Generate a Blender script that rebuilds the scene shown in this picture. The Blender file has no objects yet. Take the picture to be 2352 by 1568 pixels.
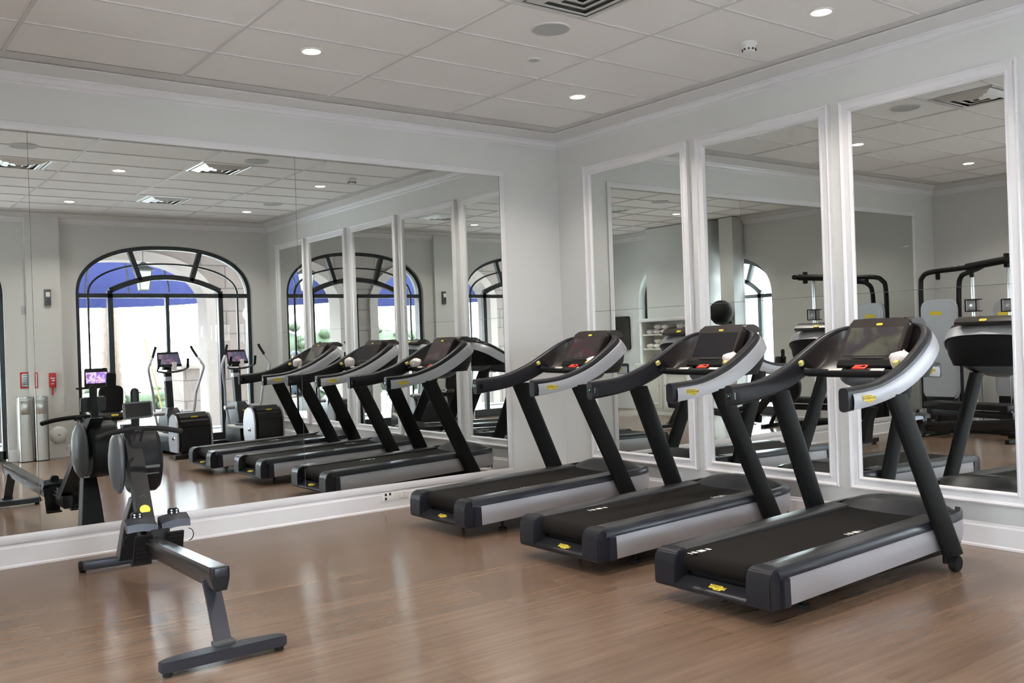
import bpy, bmesh, math, random
from mathutils import Vector, Matrix
random.seed(7)
scene = bpy.context.scene
COL = scene.collection
PI = math.pi
CEIL = 3.305

# ------------------------------------------------------------------ materials
def _nt(name):
    m = bpy.data.materials.new(name); m.use_nodes = True
    nt = m.node_tree; nt.nodes.clear()
    out = nt.nodes.new('ShaderNodeOutputMaterial')
    return m, nt, out

def pbr(name, col, rough=.5, metal=0., coat=0., var=0., vscale=6., bump=0., bscale=60., spec=.5, stretch=None):
    m, nt, out = _nt(name)
    b = nt.nodes.new('ShaderNodeBsdfPrincipled')
    b.inputs['Base Color'].default_value = (*col, 1)
    b.inputs['Roughness'].default_value = rough
    b.inputs['Metallic'].default_value = metal
    b.inputs['Coat Weight'].default_value = coat
    b.inputs['Coat Roughness'].default_value = .12
    b.inputs['Specular IOR Level'].default_value = spec
    nt.links.new(b.outputs[0], out.inputs[0])
    tc = nt.nodes.new('ShaderNodeTexCoord'); src = tc.outputs['Object']
    if stretch:
        mp = nt.nodes.new('ShaderNodeMapping'); mp.inputs['Scale'].default_value = stretch
        nt.links.new(src, mp.inputs[0]); src = mp.outputs[0]
    if var:
        n = nt.nodes.new('ShaderNodeTexNoise'); n.inputs['Scale'].default_value = vscale; n.inputs['Detail'].default_value = 3
        nt.links.new(src, n.inputs['Vector'])
        r = nt.nodes.new('ShaderNodeMix'); r.data_type = 'RGBA'
        r.inputs[6].default_value = (*[c*(1-var) for c in col], 1)
        r.inputs[7].default_value = (*[min(1, c*(1+var)) for c in col], 1)
        nt.links.new(n.outputs['Fac'], r.inputs[0]); nt.links.new(r.outputs[2], b.inputs['Base Color'])
    if bump:
        n = nt.nodes.new('ShaderNodeTexNoise'); n.inputs['Scale'].default_value = bscale
        nt.links.new(src, n.inputs['Vector'])
        bp = nt.nodes.new('ShaderNodeBump'); bp.inputs['Strength'].default_value = bump; bp.inputs['Distance'].default_value = .01
        nt.links.new(n.outputs['Fac'], bp.inputs['Height']); nt.links.new(bp.outputs[0], b.inputs['Normal'])
    return m

def emit(name, col, strength):
    m, nt, out = _nt(name)
    e = nt.nodes.new('ShaderNodeEmission'); e.inputs[0].default_value = (*col, 1); e.inputs[1].default_value = strength
    nt.links.new(e.outputs[0], out.inputs[0]); return m

def screen_mat(name, ramp, strength, scale=9., rough=.12, base=(.01, .01, .012)):
    m, nt, out = _nt(name)
    b = nt.nodes.new('ShaderNodeBsdfPrincipled'); b.inputs['Base Color'].default_value = (*base, 1); b.inputs['Roughness'].default_value = rough
    tc = nt.nodes.new('ShaderNodeTexCoord')
    n = nt.nodes.new('ShaderNodeTexNoise'); n.inputs['Scale'].default_value = scale; n.inputs['Detail'].default_value = 5; n.inputs['Distortion'].default_value = .6
    cr = nt.nodes.new('ShaderNodeValToRGB')
    while len(cr.color_ramp.elements) < len(ramp): cr.color_ramp.elements.new(.5)
    for e, (p, c) in zip(cr.color_ramp.elements, ramp): e.position = p; e.color = (*c, 1)
    nt.links.new(tc.outputs['Object'], n.inputs['Vector']); nt.links.new(n.outputs['Fac'], cr.inputs[0])
    nt.links.new(cr.outputs[0], b.inputs['Emission Color']); b.inputs['Emission Strength'].default_value = strength
    nt.links.new(b.outputs[0], out.inputs[0]); return m

def mirror_mat():
    m, nt, out = _nt('mirror_silvering')
    b = nt.nodes.new('ShaderNodeBsdfPrincipled')
    b.inputs['Base Color'].default_value = (.79, .82, .80, 1); b.inputs['Metallic'].default_value = 1; b.inputs['Roughness'].default_value = 0.0
    nt.links.new(b.outputs[0], out.inputs[0]); return m

def glass_mat():
    m, nt, out = _nt('window_glass')
    t = nt.nodes.new('ShaderNodeBsdfTransparent'); t.inputs[0].default_value = (.93, .96, .96, 1)
    g = nt.nodes.new('ShaderNodeBsdfGlossy'); g.inputs['Roughness'].default_value = 0.0
    f = nt.nodes.new('ShaderNodeFresnel'); f.inputs[0].default_value = 1.35
    mx = nt.nodes.new('ShaderNodeMixShader')
    nt.links.new(f.outputs[0], mx.inputs[0]); nt.links.new(t.outputs[0], mx.inputs[1]); nt.links.new(g.outputs[0], mx.inputs[2])
    nt.links.new(mx.outputs[0], out.inputs[0]); return m

def floor_mat():
    m, nt, out = _nt('wood_plank_floor')
    L = nt.links.new
    b = nt.nodes.new('ShaderNodeBsdfPrincipled'); L(b.outputs[0], out.inputs[0])
    tc = nt.nodes.new('ShaderNodeTexCoord')
    br = nt.nodes.new('ShaderNodeTexBrick')
    br.inputs['Scale'].default_value = 1.0; br.inputs['Brick Width'].default_value = 1.22; br.inputs['Row Height'].default_value = .15
    br.inputs['Mortar Size'].default_value = .0008; br.offset = .37; br.inputs['Bias'].default_value = 0
    br.inputs['Color1'].default_value = (.205, .134, .092, 1); br.inputs['Color2'].default_value = (.170, .108, .073, 1); br.inputs['Mortar'].default_value = (.15, .085, .062, 1)
    L(tc.outputs['Object'], br.inputs['Vector'])
    mp = nt.nodes.new('ShaderNodeMapping'); mp.inputs['Scale'].default_value = (1.3, 16, 1); L(tc.outputs['Object'], mp.inputs[0])
    n = nt.nodes.new('ShaderNodeTexNoise'); n.inputs['Scale'].default_value = 1.6; n.inputs['Detail'].default_value = 4; n.inputs['Roughness'].default_value = .5; L(mp.outputs[0], n.inputs['Vector'])
    cr = nt.nodes.new('ShaderNodeValToRGB'); cr.color_ramp.elements[0].position = .3; cr.color_ramp.elements[1].position = .72
    cr.color_ramp.elements[0].color = (.82, .81, .80, 1); cr.color_ramp.elements[1].color = (1.12, 1.12, 1.12, 1)
    L(n.outputs['Fac'], cr.inputs[0])
    mx = nt.nodes.new('ShaderNodeMix'); mx.data_type = 'RGBA'; mx.blend_type = 'MULTIPLY'; mx.inputs[0].default_value = 1
    L(br.outputs['Color'], mx.inputs[6]); L(cr.outputs[0], mx.inputs[7]); L(mx.outputs[2], b.inputs['Base Color'])
    b.inputs['Roughness'].default_value = .22; b.inputs['Anisotropic'].default_value = .95
    tv = nt.nodes.new('ShaderNodeCombineXYZ'); tv.inputs[1].default_value = 1; L(tv.outputs[0], b.inputs['Tangent'])
    b.inputs['Specular IOR Level'].default_value = 1.0
    return m

def stone_mat(name, c1, c2, mortar, w=.9, h=.42, axes='xz'):
    m, nt, out = _nt(name); L = nt.links.new
    b = nt.nodes.new('ShaderNodeBsdfPrincipled'); b.inputs['Roughness'].default_value = .85; L(b.outputs[0], out.inputs[0])
    tc = nt.nodes.new('ShaderNodeTexCoord'); sp = nt.nodes.new('ShaderNodeSeparateXYZ'); cb = nt.nodes.new('ShaderNodeCombineXYZ')
    L(tc.outputs['Object'], sp.inputs[0]); L(sp.outputs[0 if axes[0] == 'x' else 1], cb.inputs[0]); L(sp.outputs[2 if axes[1] == 'z' else 1], cb.inputs[1])
    br = nt.nodes.new('ShaderNodeTexBrick'); br.inputs['Scale'].default_value = 1; br.inputs['Brick Width'].default_value = w; br.inputs['Row Height'].default_value = h
    br.inputs['Mortar Size'].default_value = .012
    br.inputs['Color1'].default_value = (*c1, 1); br.inputs['Color2'].default_value = (*c2, 1); br.inputs['Mortar'].default_value = (*mortar, 1)
    L(cb.outputs[0], br.inputs['Vector'])
    n = nt.nodes.new('ShaderNodeTexNoise'); n.inputs['Scale'].default_value = 5; n.inputs['Detail'].default_value = 5; L(tc.outputs['Object'], n.inputs['Vector'])
    mx = nt.nodes.new('ShaderNodeMix'); mx.data_type = 'RGBA'; mx.blend_type = 'OVERLAY'; mx.inputs[0].default_value = .25
    L(br.outputs['Color'], mx.inputs[6]); L(n.outputs['Fac'], mx.inputs[7]); L(mx.outputs[2], b.inputs['Base Color'])
    return m

def cloth_translucent(name, col, tr=.5):
    m, nt, out = _nt(name)
    d = nt.nodes.new('ShaderNodeBsdfDiffuse'); d.inputs[0].default_value = (*col, 1)
    t = nt.nodes.new('ShaderNodeBsdfTranslucent'); t.inputs[0].default_value = (*col, 1)
    mx = nt.nodes.new('ShaderNodeMixShader'); mx.inputs[0].default_value = tr
    nt.links.new(d.outputs[0], mx.inputs[1]); nt.links.new(t.outputs[0], mx.inputs[2]); nt.links.new(mx.outputs[0], out.inputs[0]); return m

M = dict(
    wall=pbr('painted_wall', (.645, .64, .628), .6, var=.015, vscale=2),
    trim=pbr('white_gloss_trim', (.76, .745, .765), .28, var=.01),
    tile=pbr('ceiling_tile', (.88, .855, .845), .9, bump=.15, bscale=160, var=.015, vscale=1.5),
    grid=pbr('ceiling_grid', (.66, .64, .635), .5),
    soffit=pbr('soffit_shade', (.64, .62, .61), .75),  # greyer than the tiles: shade on border and cove put into the colour
    floor=floor_mat(), mirror=mirror_mat(), glass=glass_mat(),
    seam=pbr('dark_seam', (.10, .11, .11), .5),
    winframe=pbr('black_window_frame', (.018, .02, .022), .4),
    silver=pbr('silver_paint', (.52, .52, .565), .38, metal=.5, var=.02, vscale=30),
    charcoal=pbr('charcoal_plastic', (.015, .015, .019), .34, spec=.3, bump=.05, bscale=400),
    rail=pbr('grey_foot_rail', (.042, .041, .044), .30, bump=.04, bscale=200),
    navy=pbr('dark_blue_edge', (.016, .0175, .026), .28),
    post=pbr('matte_black_post', (.009, .0092, .0095), .55, spec=.12, bump=.1, bscale=300),
    belt=pbr('running_belt', (.010, .008, .007), .8, spec=.15, bump=.3, bscale=500),
    dish=pbr('brown_black_plastic', (.030, .023, .021), .34, coat=.1),
    black=pbr('black_plastic', (.009, .009, .010), .45, spec=.22),
    gloss=pbr('gloss_black', (.008, .008, .009), .08, coat=.6),
    rubber=pbr('rubber', (.013, .013, .013), .7, spec=.2),
    yellow=pbr('yellow_badge', (.80, .63, .06), .45),
    ink=pbr('black_ink', (.012, .012, .010), .5),
    chrome=pbr('chrome', (.80, .80, .80), .12, metal=1),
    steel=pbr('brushed_steel', (.62, .60, .56), .28, metal=1, stretch=(1, 1, 40), var=.06, vscale=4),
    white=pbr('white_plastic', (.80, .80, .78), .4),
    towel=pbr('white_towel', (.86, .80, .79), .95, bump=.6, bscale=120),
    red=pbr('red_paint', (.45, .03, .03), .4),
    redlit=pbr('red_button', (.85, .06, .03), .4),
    darkgrey=pbr('dark_grey', (.055, .055, .06), .5),
    greymetal=pbr('grey_metal', (.036, .038, .050), .32, metal=.4),
    railmetal=pbr('anodised_rail', (.036, .035, .037), .27, metal=.7, stretch=(30, 1, 30), var=.08, vscale=3),
    greyplast=pbr('grey_plastic', (.095, .102, .11), .38),
    mat=pbr('ribbed_black_mat', (.02, .017, .015), .85, bump=.5, bscale=90),
    led=emit('green_led', (.05, 1, .45), 2.0),
    lamp=emit('downlight_lamp', (1, .86, .68), 14.),
    cream=pbr('cream_cabinet', (.80, .80, .755), .45),
    sky_blue=cloth_translucent('blue_awning_canvas', (.018, .0205, .057), .5),
    stone=stone_mat('stone_blocks_x', (.098, .076, .067), (.087, .068, .059), (.040, .032, .028)),
    stoney=stone_mat('stone_blocks_y', (.098, .076, .067), (.087, .068, .059), (.040, .032, .028), axes='yz'),
    stonecap=pbr('cast_stone', (.17, .142, .128), .8, var=.06, vscale=4),
    paving=stone_mat('outdoor_paving', (.58, .58, .57), (.53, .53, .52), (.42, .41, .40), .8, .8, axes='xy'),
    bark=pbr('palm_bark', (.075, .052, .040), .9, var=.45, vscale=14, bump=.9, bscale=18),
    leaf=pbr('leaf_green', (.020, .034, .012), .7, var=.6, vscale=7),
    palm=pbr('palm_green', (.025, .04, .016), .6, var=.4, vscale=4),
    lanternglass=pbr('frosted_lantern', (.42, .42, .40), .5),
    iron=pbr('lantern_iron', (.05, .05, .05), .5),
    knob=pbr('pale_yellow_knob', (.62, .54, .16), .35),
    sensor=pbr('sensor_metal', (.78, .72, .68), .35, metal=.3),
    polepaint=pbr('ochre_pole', (.22, .17, .05), .6),
    skin=pbr('skin', (.22, .12, .085), .6), shirt=pbr('pale_blue_shirt', (.10, .15, .28), .85), cap=pbr('grey_cap', (.075, .08, .10), .85), trousers=pbr('dark_trousers', (.02, .025, .04), .85),
    vent=pbr('vent_metal', (.72, .72, .71), .3, metal=.35),
    ventdark=pbr('vent_inside', (.16, .155, .15), .8),
    speaker=pbr('speaker_grille', (.48, .48, .47), .7, bump=.4, bscale=700),
    scr_red=screen_mat('screen_race', [(.30, (.02, .02, .02)), (.42, (.07, .035, .04)), (.50, (.04, .045, .035)), (.56, (.12, .02, .03)), (.63, (.06, .06, .055)), (.74, (.16, .14, .16))], .45, 12),
    scr_off=screen_mat('screen_off', [(.0, (.012, .011, .013)), (1., (.018, .016, .017))], .35),
    scr_land=screen_mat('screen_landscape', [(.30, (.035, .028, .032)), (.45, (.060, .045, .048)), (.52, (.085, .085, .055)), (.62, (.12, .115, .08)), (.75, (.06, .06, .075))], .62, 7),
    scr_purple=screen_mat('screen_purple', [(.30, (.10, .05, .30)), (.45, (.45, .25, .75)), (.52, (.85, .75, .85)), (.60, (.6, .2, .55)), (.72, (.2, .15, .5))], .9, 13),
    scr_dim=screen_mat('screen_dim', [(.30, (.05, .045, .09)), (.50, (.10, .09, .16)), (.62, (.30, .14, .22)), (.75, (.12, .12, .2))], .7, 11),
)

# ------------------------------------------------------------------ mesh builder
class MB:
    def __init__(s): s.bm = bmesh.new()
    def _add(s, b, mat=None):
        if mat is not None: b.transform(mat)
        me = bpy.data.meshes.new('t'); b.to_mesh(me); b.free(); s.bm.from_mesh(me); bpy.data.meshes.remove(me); return s
    def box(s, c, d, bev=0., rot=None, seg=2):
        b = bmesh.new(); bmesh.ops.create_cube(b, size=1)
        bmesh.ops.scale(b, vec=d, verts=b.verts)
        if bev: bmesh.ops.bevel(b, geom=b.edges[:], offset=min(bev, min(d)*.49), segments=seg, affect='EDGES', profile=.5)
        m = Matrix.Translation(c)
        if rot is not None: m = m @ (rot.to_4x4() if isinstance(rot, Matrix) else Matrix.Rotation(rot[1], 4, rot[0]))
        return s._add(b, m)
    def span(s, a, b_, bev=0.):
        return s.box([(a[i]+b_[i])/2 for i in range(3)], [abs(b_[i]-a[i]) for i in range(3)], bev)
    def cyl(s, p, q, r, r2=None, n=20, bev=0., cap=True):
        p, q = Vector(p), Vector(q); d = q-p; b = bmesh.new()
        bmesh.ops.create_cone(b, cap_ends=cap, segments=n, radius1=r, radius2=r if r2 is None else r2, depth=d.length)
        if bev: bmesh.ops.bevel(b, geom=[e for e in b.edges if abs(e.verts[0].co.z-e.verts[1].co.z) < 1e-6], offset=bev, segments=2, affect='EDGES')
        return s._add(b, Matrix.Translation((p+q)/2) @ d.to_track_quat('Z', 'Y').to_matrix().to_4x4())
    def ball(s, c, r, n=18, rot=None):
        b = bmesh.new(); bmesh.ops.create_uvsphere(b, u_segments=n, v_segments=max(6, n*2//3), radius=1)
        r = (r, r, r) if isinstance(r, (int, float)) else r
        m = Matrix.Translation(c) @ (rot.to_4x4() if rot else Matrix()) @ Matrix.Diagonal((*r, 1))
        return s._add(b, m)
    def tube(s, pts, r, n=10, closed=False, flat=1.):
        pts = [Vector(p) for p in pts]; N = len(pts); rings = []
        rr = r if isinstance(r, (list, tuple)) else [r]*N
        up = None
        for i, p in enumerate(pts):
            a = pts[i-1] if (i > 0 or closed) else p; c = pts[(i+1) % N] if (i < N-1 or closed) else p
            t = (c-a).normalized()
            if up is None: up = Vector((0, 0, 1)) if abs(t.z) < .9 else Vector((0, 1, 0))
            x = t.cross(up).normalized(); up = x.cross(t).normalized()
            rings.append([s.bm.verts.new(p + x*math.cos(2*PI*k/n)*rr[i] + up*math.sin(2*PI*k/n)*rr[i]*flat) for k in range(n)])
        for i in range(N if closed else N-1):
            A, B = rings[i], rings[(i+1) % N]
            for k in range(n): s.bm.faces.new((A[k], A[(k+1) % n], B[(k+1) % n], B[k]))
        if not closed: s.bm.faces.new(rings[0][::-1]); s.bm.faces.new(rings[-1])
        return s
    def loft(s, rings, closed_ring=True, caps=True, closed_path=False):
        R = [[s.bm.verts.new(p) for p in r] for r in rings]; n = len(R[0])
        for i in range(len(R) if closed_path else len(R)-1):
            A, B = R[i], R[(i+1) % len(R)]
            for k in range(n if closed_ring else n-1):
                k2 = (k+1) % n
                try: s.bm.faces.new((A[k], A[k2], B[k2], B[k]))
                except ValueError: pass
        if caps and closed_ring and not closed_path:
            s.bm.faces.new(R[0][::-1]); s.bm.faces.new(R[-1])
        return s
    def prism(s, poly, axis, a, b_, bev=0.):
        # poly: 2-D outline; axis 'x': (y,z), 'y': (x,z), 'z': (x,y)
        f = {'x': lambda p, t: (t, p[0], p[1]), 'y': lambda p, t: (p[0], t, p[1]), 'z': lambda p, t: (p[0], p[1], t)}[axis]
        b = bmesh.new()
        A = [b.verts.new(f(p, a)) for p in poly]; B = [b.verts.new(f(p, b_)) for p in poly]; n = len(poly)
        b.faces.new(A[::-1]); b.faces.new(B)
        for k in range(n): b.faces.new((A[k], A[(k+1) % n], B[(k+1) % n], B[k]))
        bmesh.ops.recalc_face_normals(b, faces=b.faces)
        if bev: bmesh.ops.bevel(b, geom=b.edges[:], offset=bev, segments=2, affect='EDGES', clamp_overlap=True)
        return s._add(b)
    def lathe(s, prof, c=(0, 0, 0), axis='z', n=28):
        rings = []
        for k in range(n):
            a = 2*PI*k/n; ca, sa = math.cos(a), math.sin(a)
            rg = []
            for r, h in prof:
                v = {'z': (r*ca, r*sa, h), 'x': (h, r*ca, r*sa), 'y': (r*ca, h, r*sa)}[axis]
                rg.append((c[0]+v[0], c[1]+v[1], c[2]+v[2]))
            rings.append(rg)
        return s.loft(rings, closed_ring=False, caps=False, closed_path=True)
    def quad(s, *p): s.bm.faces.new([s.bm.verts.new(q) for q in p]); return s
    def build(s, name, mat, parent=None, smooth=True, ang=.6, loc=None):
        bmesh.ops.remove_doubles(s.bm, verts=s.bm.verts, dist=1e-5)
        bmesh.ops.recalc_face_normals(s.bm, faces=s.bm.faces)
        if smooth:
            for f in s.bm.faces: f.smooth = True
            for e in s.bm.edges:
                if len(e.link_faces) == 2 and e.calc_face_angle(0) > ang: e.smooth = False
        me = bpy.data.meshes.new(name); s.bm.to_mesh(me); s.bm.free()
        me.materials.append(M[mat] if isinstance(mat, str) else mat)
        o = bpy.data.objects.new(name, me); COL.objects.link(o)
        if parent is not None: o.parent = parent
        if loc is not None: o.location = loc
        return o

def tag(o, label=None, cat=None, group=None, kind=None):
    if label: o['label'] = label
    if cat: o['category'] = cat
    if group: o['group'] = group
    if kind: o['kind'] = kind
    return o
def empty(name, loc=(0, 0, 0), rz=0., label=None, cat=None, group=None, kind=None):
    o = bpy.data.objects.new(name, None); COL.objects.link(o); o.location = loc; o.rotation_euler = (0, 0, rz); o.empty_display_size = .1
    return tag(o, label, cat, group, kind)
def struct(o): o['kind'] = 'structure'; return o
def smooth_path(P, n=6):
    P = [Vector(p) for p in P]; out = []
    for i in range(len(P)-1):
        a = P[max(i-1, 0)]; b, c = P[i], P[i+1]; d = P[min(i+2, len(P)-1)]
        for k in range(n):
            t = k/n
            out.append(.5*((2*b)+(c-a)*t+(2*a-5*b+4*c-d)*t*t+(3*b-a-3*c+d)*t**3))
    out.append(P[-1]); return out
_TXT = {}
def text(name, body, size, mat, parent, loc, rot, ext=.0008):
    key = (body, size)
    if key not in _TXT:                         # lettering is turned into a plain mesh once and shared
        cu = bpy.data.curves.new(name, 'FONT'); cu.body = body; cu.size = size; cu.extrude = ext; cu.align_x = 'CENTER'; cu.align_y = 'CENTER'; cu.resolution_u = 2
        t = bpy.data.objects.new(name, cu); COL.objects.link(t); bpy.context.view_layer.update()
        me = bpy.data.meshes.new_from_object(t.evaluated_get(bpy.context.evaluated_depsgraph_get())); me.name = name
        bpy.data.objects.remove(t); me.materials.clear(); me.materials.append(M[mat]); _TXT[key] = me
    o = bpy.data.objects.new(name, _TXT[key]); COL.objects.link(o); o.parent = parent; o.location = loc; o.rotation_euler = rot; return o
def rrect(w, h, r, n=4, cx=0, cy=0):
    out = []
    for (sx, sy, a0) in ((1, 1, 0), (-1, 1, PI/2), (-1, -1, PI), (1, -1, 3*PI/2)):
        for k in range(n+1):
            a = a0+PI/2*k/n; out.append((cx+sx*(w/2-r)+r*math.cos(a), cy+sy*(h/2-r)+r*math.sin(a)))
    return out

# ------------------------------------------------------------------ room shell
FRONT, LEFT = -7.05, -6.8          # window wall plane (y), far side wall plane (x)
def arch_h(x, c, a, zs, b, n): return zs + b*max(0, 1-abs((x-c)/a)**n)**(1/n)
def arched_wall(name, axis, plane, out_plane, lo, hi, z1, openings, mat, revmat=None):
    """a thick wall with basket-arched openings that reach the floor; axis is the direction it runs in"""
    P = (lambda t, d, z: (t, d, z)) if axis == 'x' else (lambda t, d, z: (d, t, z))
    m = MB(); rv = MB(); bps = {lo, hi}
    for c, a, zs, b, n in openings:
        for k in range(41): bps.add(round(c-a*math.cos(PI*k/40), 5))
    bps = sorted(x for x in bps if lo <= x <= hi)
    for x0, x1 in zip(bps, bps[1:]):
        mid = (x0+x1)/2; op = next((o for o in openings if abs(mid-o[0]) < o[1]), None)
        za, zb = (arch_h(x0, *op), arch_h(x1, *op)) if op else (0, 0)
        for d in (plane, out_plane): m.quad(P(x0, d, za), P(x1, d, zb), P(x1, d, z1), P(x0, d, z1))
        if op: rv.quad(P(x0, plane, za), P(x1, plane, zb), P(x1, out_plane, zb), P(x0, out_plane, za))
    for c, a, zs, b, n in openings:
        for x in (c-a, c+a):
            if lo <= x <= hi: rv.quad(P(x, plane, 0), P(x, out_plane, 0), P(x, out_plane, zs), P(x, plane, zs))
    for x in (lo, hi): m.quad(P(x, plane, 0), P(x, out_plane, 0), P(x, out_plane, z1), P(x, plane, z1))
    m.quad(P(lo, plane, z1), P(hi, plane, z1), P(hi, out_plane, z1), P(lo, out_plane, z1))
    o = struct(m.build(name, mat, smooth=False)); r = rv.build('arch_reveal', revmat or mat, o); return o

struct(MB().span((LEFT-.3, FRONT-.3, -.1), (.2, .2, 0)).build('floor', 'floor'))
struct(MB().span((LEFT-.3, 0, 0), (.2, .2, CEIL)).build('wall_back', 'wall'))
struct(MB().span((0, FRONT-.3, 0), (.2, 0, CEIL)).build('wall_right', 'wall'))
W1 = (-1.55, 1.258, 2.2, .72, 2.35); W2 = (-4.95, 1.258, 2.2, .72, 2.35)
arched_wall('wall_front', 'x', FRONT, FRONT-.3, LEFT-.3, 0, CEIL, [W1, W2], 'wall')
W3 = (-3.62, .84, 1.98, .66, 2.2); W4 = (-5.28, .55, 1.98, .66, 2.2)
arched_wall('wall_left', 'y', LEFT, LEFT-.3, FRONT, 0, CEIL, [W3, W4], 'wall')

# ceiling: lay-in tiles inside a painted, shade-toned border, with a raised metal grid
EX, EY = -.233, -.29
cl = MB(); cl.span((LEFT, FRONT, CEIL+.004), (0, 0, CEIL+.1))
ceil = struct(cl.build('ceiling', 'tile'))
g = MB()
k = 0
x = -1.40
while x > LEFT+.3: g.span((x-.011, FRONT+.25, CEIL-.004), (x+.011, EY, CEIL+.006)); x -= 1.117
y = -.904
while y > FRONT+.3: g.span((LEFT+.25, y-.009, CEIL-.003), (EX, y+.009, CEIL+.006)); y -= .579
g.build('ceiling_grid', 'grid', ceil)
s_ = MB()
s_.span((LEFT, EY, CEIL+.0015), (0, 0, CEIL+.02)); s_.span((EX, FRONT, CEIL+.0015), (0, EY, CEIL+.02))
s_.span((LEFT, FRONT, CEIL+.0015), (EX, FRONT+.25, CEIL+.02)); s_.span((LEFT, FRONT+.25, CEIL+.0015), (LEFT+.25, EY, CEIL+.02))
s_.build('ceiling_border', 'soffit', ceil)
def moulding(name, prof, axis, plane, sgn, a, b, mt='trim'):
    # prof: (distance from wall, z)
    m = MB()
    if axis == 'x': m.prism([(plane+sgn*d, z) for d, z in prof], 'x', a, b)
    else: m.prism([(plane+sgn*d, z) for d, z in prof], 'y', a, b)
    return struct(m.build(name, mt, ang=.35))
COVE = [(0, 3.302), (.13, 3.302), (.124, 3.292), (.040, 3.247), (0, 3.247)]
BEAD = [(0, 3.248), (.044, 3.248), (.046, 3.243), (.043, 3.236), (.030, 3.228), (.022, 3.212), (.022, 3.199), (.010, 3.192), (0, 3.178)]
WALLS = (('x', 0, -1, LEFT, 0), ('y', 0, -1, FRONT, 0), ('x', FRONT, 1, LEFT, 0), ('y', LEFT, 1, FRONT, 0))
for i, q in enumerate(WALLS): moulding('trim_%d' % (i+1), BEAD, *q); moulding('trim_%d' % (i+11), COVE, *q, mt='soffit')
BASE = [(0, 0), (.024, 0), (.024, .012), (.018, .02), (.018, .128), (.012, .140), (.012, .148), (0, .156)]
moulding('baseboard_back', BASE, 'x', 0, -1, LEFT, 0); moulding('baseboard_right', BASE, 'y', 0, -1, FRONT, 0)
def basefront(name, a, b): return moulding(name, BASE, 'x', FRONT, 1, a, b)
basefront('baseboard_front', -3.69, -2.81); basefront('baseboard_front_corner', -.292, 0)
moulding('baseboard_left', BASE, 'y', LEFT, 1, -2.78, 0)
# shallow pier between the two big windows and a deeper column on the far side
struct(MB().span((-3.43, FRONT, 0), (-3.01, FRONT+.07, CEIL-.01)).build('wall_front_pier', 'wall'))
struct(MB().span((LEFT+.10, -5.21, 0), (LEFT+.40, -3.75, CEIL-.01)).build('wall_left_column', 'wall'))
struct(MB().span((LEFT+.02, -3.58, 0), (LEFT+.30, -3.30, CEIL-.01)).build('wall_left_pier', 'wall'))

# arched windows ---------------------------------------------------------------
def bar_h(m, a, b, axis, d, w, t):       # straight bar in the window plane between (u,z) points
    (u0, z0), (u1, z1) = a, b; L = math.hypot(u1-u0, z1-z0); nx, nz = -(z1-z0)/L*w/2, (u1-u0)/L*w/2
    poly = [(u0+nx, z0+nz), (u1+nx, z1+nz), (u1-nx, z1-nz), (u0-nx, z0-nz)]
    m.prism(poly, 'y' if axis == 'x' else 'x', d-t/2, d+t/2)
def arch_bar(m, pts, axis, d, w, t):     # a bar that follows a curve
    P = (lambda u, z, q: (u, q, z)) if axis == 'x' else (lambda u, z, q: (q, u, z))
    rings = []
    for i, (u, z) in enumerate(pts):
        a = pts[max(i-1, 0)]; b = pts[min(i+1, len(pts)-1)]; L = math.hypot(b[0]-a[0], b[1]-a[1]) or 1
        nx, nz = -(b[1]-a[1])/L*w/2, (b[0]-a[0])/L*w/2
        rings.append([P(u+nx, z+nz, d-t/2), P(u+nx, z+nz, d+t/2), P(u-nx, z-nz, d+t/2), P(u-nx, z-nz, d-t/2)])
    m.loft(rings)
def arch_window(name, W, axis, d, zbar, inner_a, inner_rise, mid_a, thin=True, centre=True, wide=.055):
    c, a, zs, b, n = W; root = empty(name, (0, 0, 0), kind='structure')
    f = MB(); N = 48; ins = wide/2
    outer = [(c-(a-ins), .03)] + [(c-(a-ins)*math.cos(PI*k/N), zs+(b-ins)*max(0, 1-abs(math.cos(PI*k/N))**n)**(1/n)) for k in range(N+1)] + [(c+(a-ins), .03)]
    arch_bar(f, outer, axis, d, wide, .08)
    bar_h(f, (c-a+.02, .07), (c+a-.02, .07), axis, d, .14, .08)
    f.build('outer_frame', 'winframe', root, ang=.4)
    f = MB(); bar_h(f, (c-a+.02, zbar), (c+a-.02, zbar), axis, d, .062, .075); f.build('transom_bar', 'winframe', root)
    for sx in ([-inner_a, 0, inner_a] if centre else [-inner_a, inner_a]):
        f = MB(); bar_h(f, (c+sx, .05), (c+sx, zbar+(.07 if sx else 0)), axis, d, .07 if sx else .05, .075); f.build('mullion', 'winframe', root)
    f = MB(); z0 = zbar+.07
    arch = [(c+inner_a*t, z0+inner_rise*(1-t*t)) for t in [i/12-1 for i in range(25)]]
    arch_bar(f, arch, axis, d, .075, .075); f.build('inner_arch', 'winframe', root, ang=.4)
    for sg in (-1, 1):
        t = .50; u0 = c+sg*inner_a*t*.93; u1 = c+sg*(a*.405)
        f = MB(); bar_h(f, (u0, z0+inner_rise*(1-t*t)), (u1, arch_h(u1, *W)-.02), axis, d, .065, .075); f.build('radial_bar', 'winframe', root)
    if thin:
        f = MB(); am = mid_a; bm_ = b*.62
        curve = [(c-am, .05)] + [(c-am*math.cos(PI*k/36), zbar+.02+bm_*max(0, 1-abs(math.cos(PI*k/36))**2.2)**(1/2.2)) for k in range(37)] + [(c+am, .05)]
        arch_bar(f, curve, axis, d-.03, .025, .03); f.build('thin_muntin', 'winframe', root, ang=.4)
    gl = MB(); P = (lambda u, z: (u, d, z)) if axis == 'x' else (lambda u, z: (d, u, z))
    gl.bm.faces.new([gl.bm.verts.new(P(u, z)) for u, z in outer]); gl.build('glass', 'glass', root)
    return root
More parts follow.
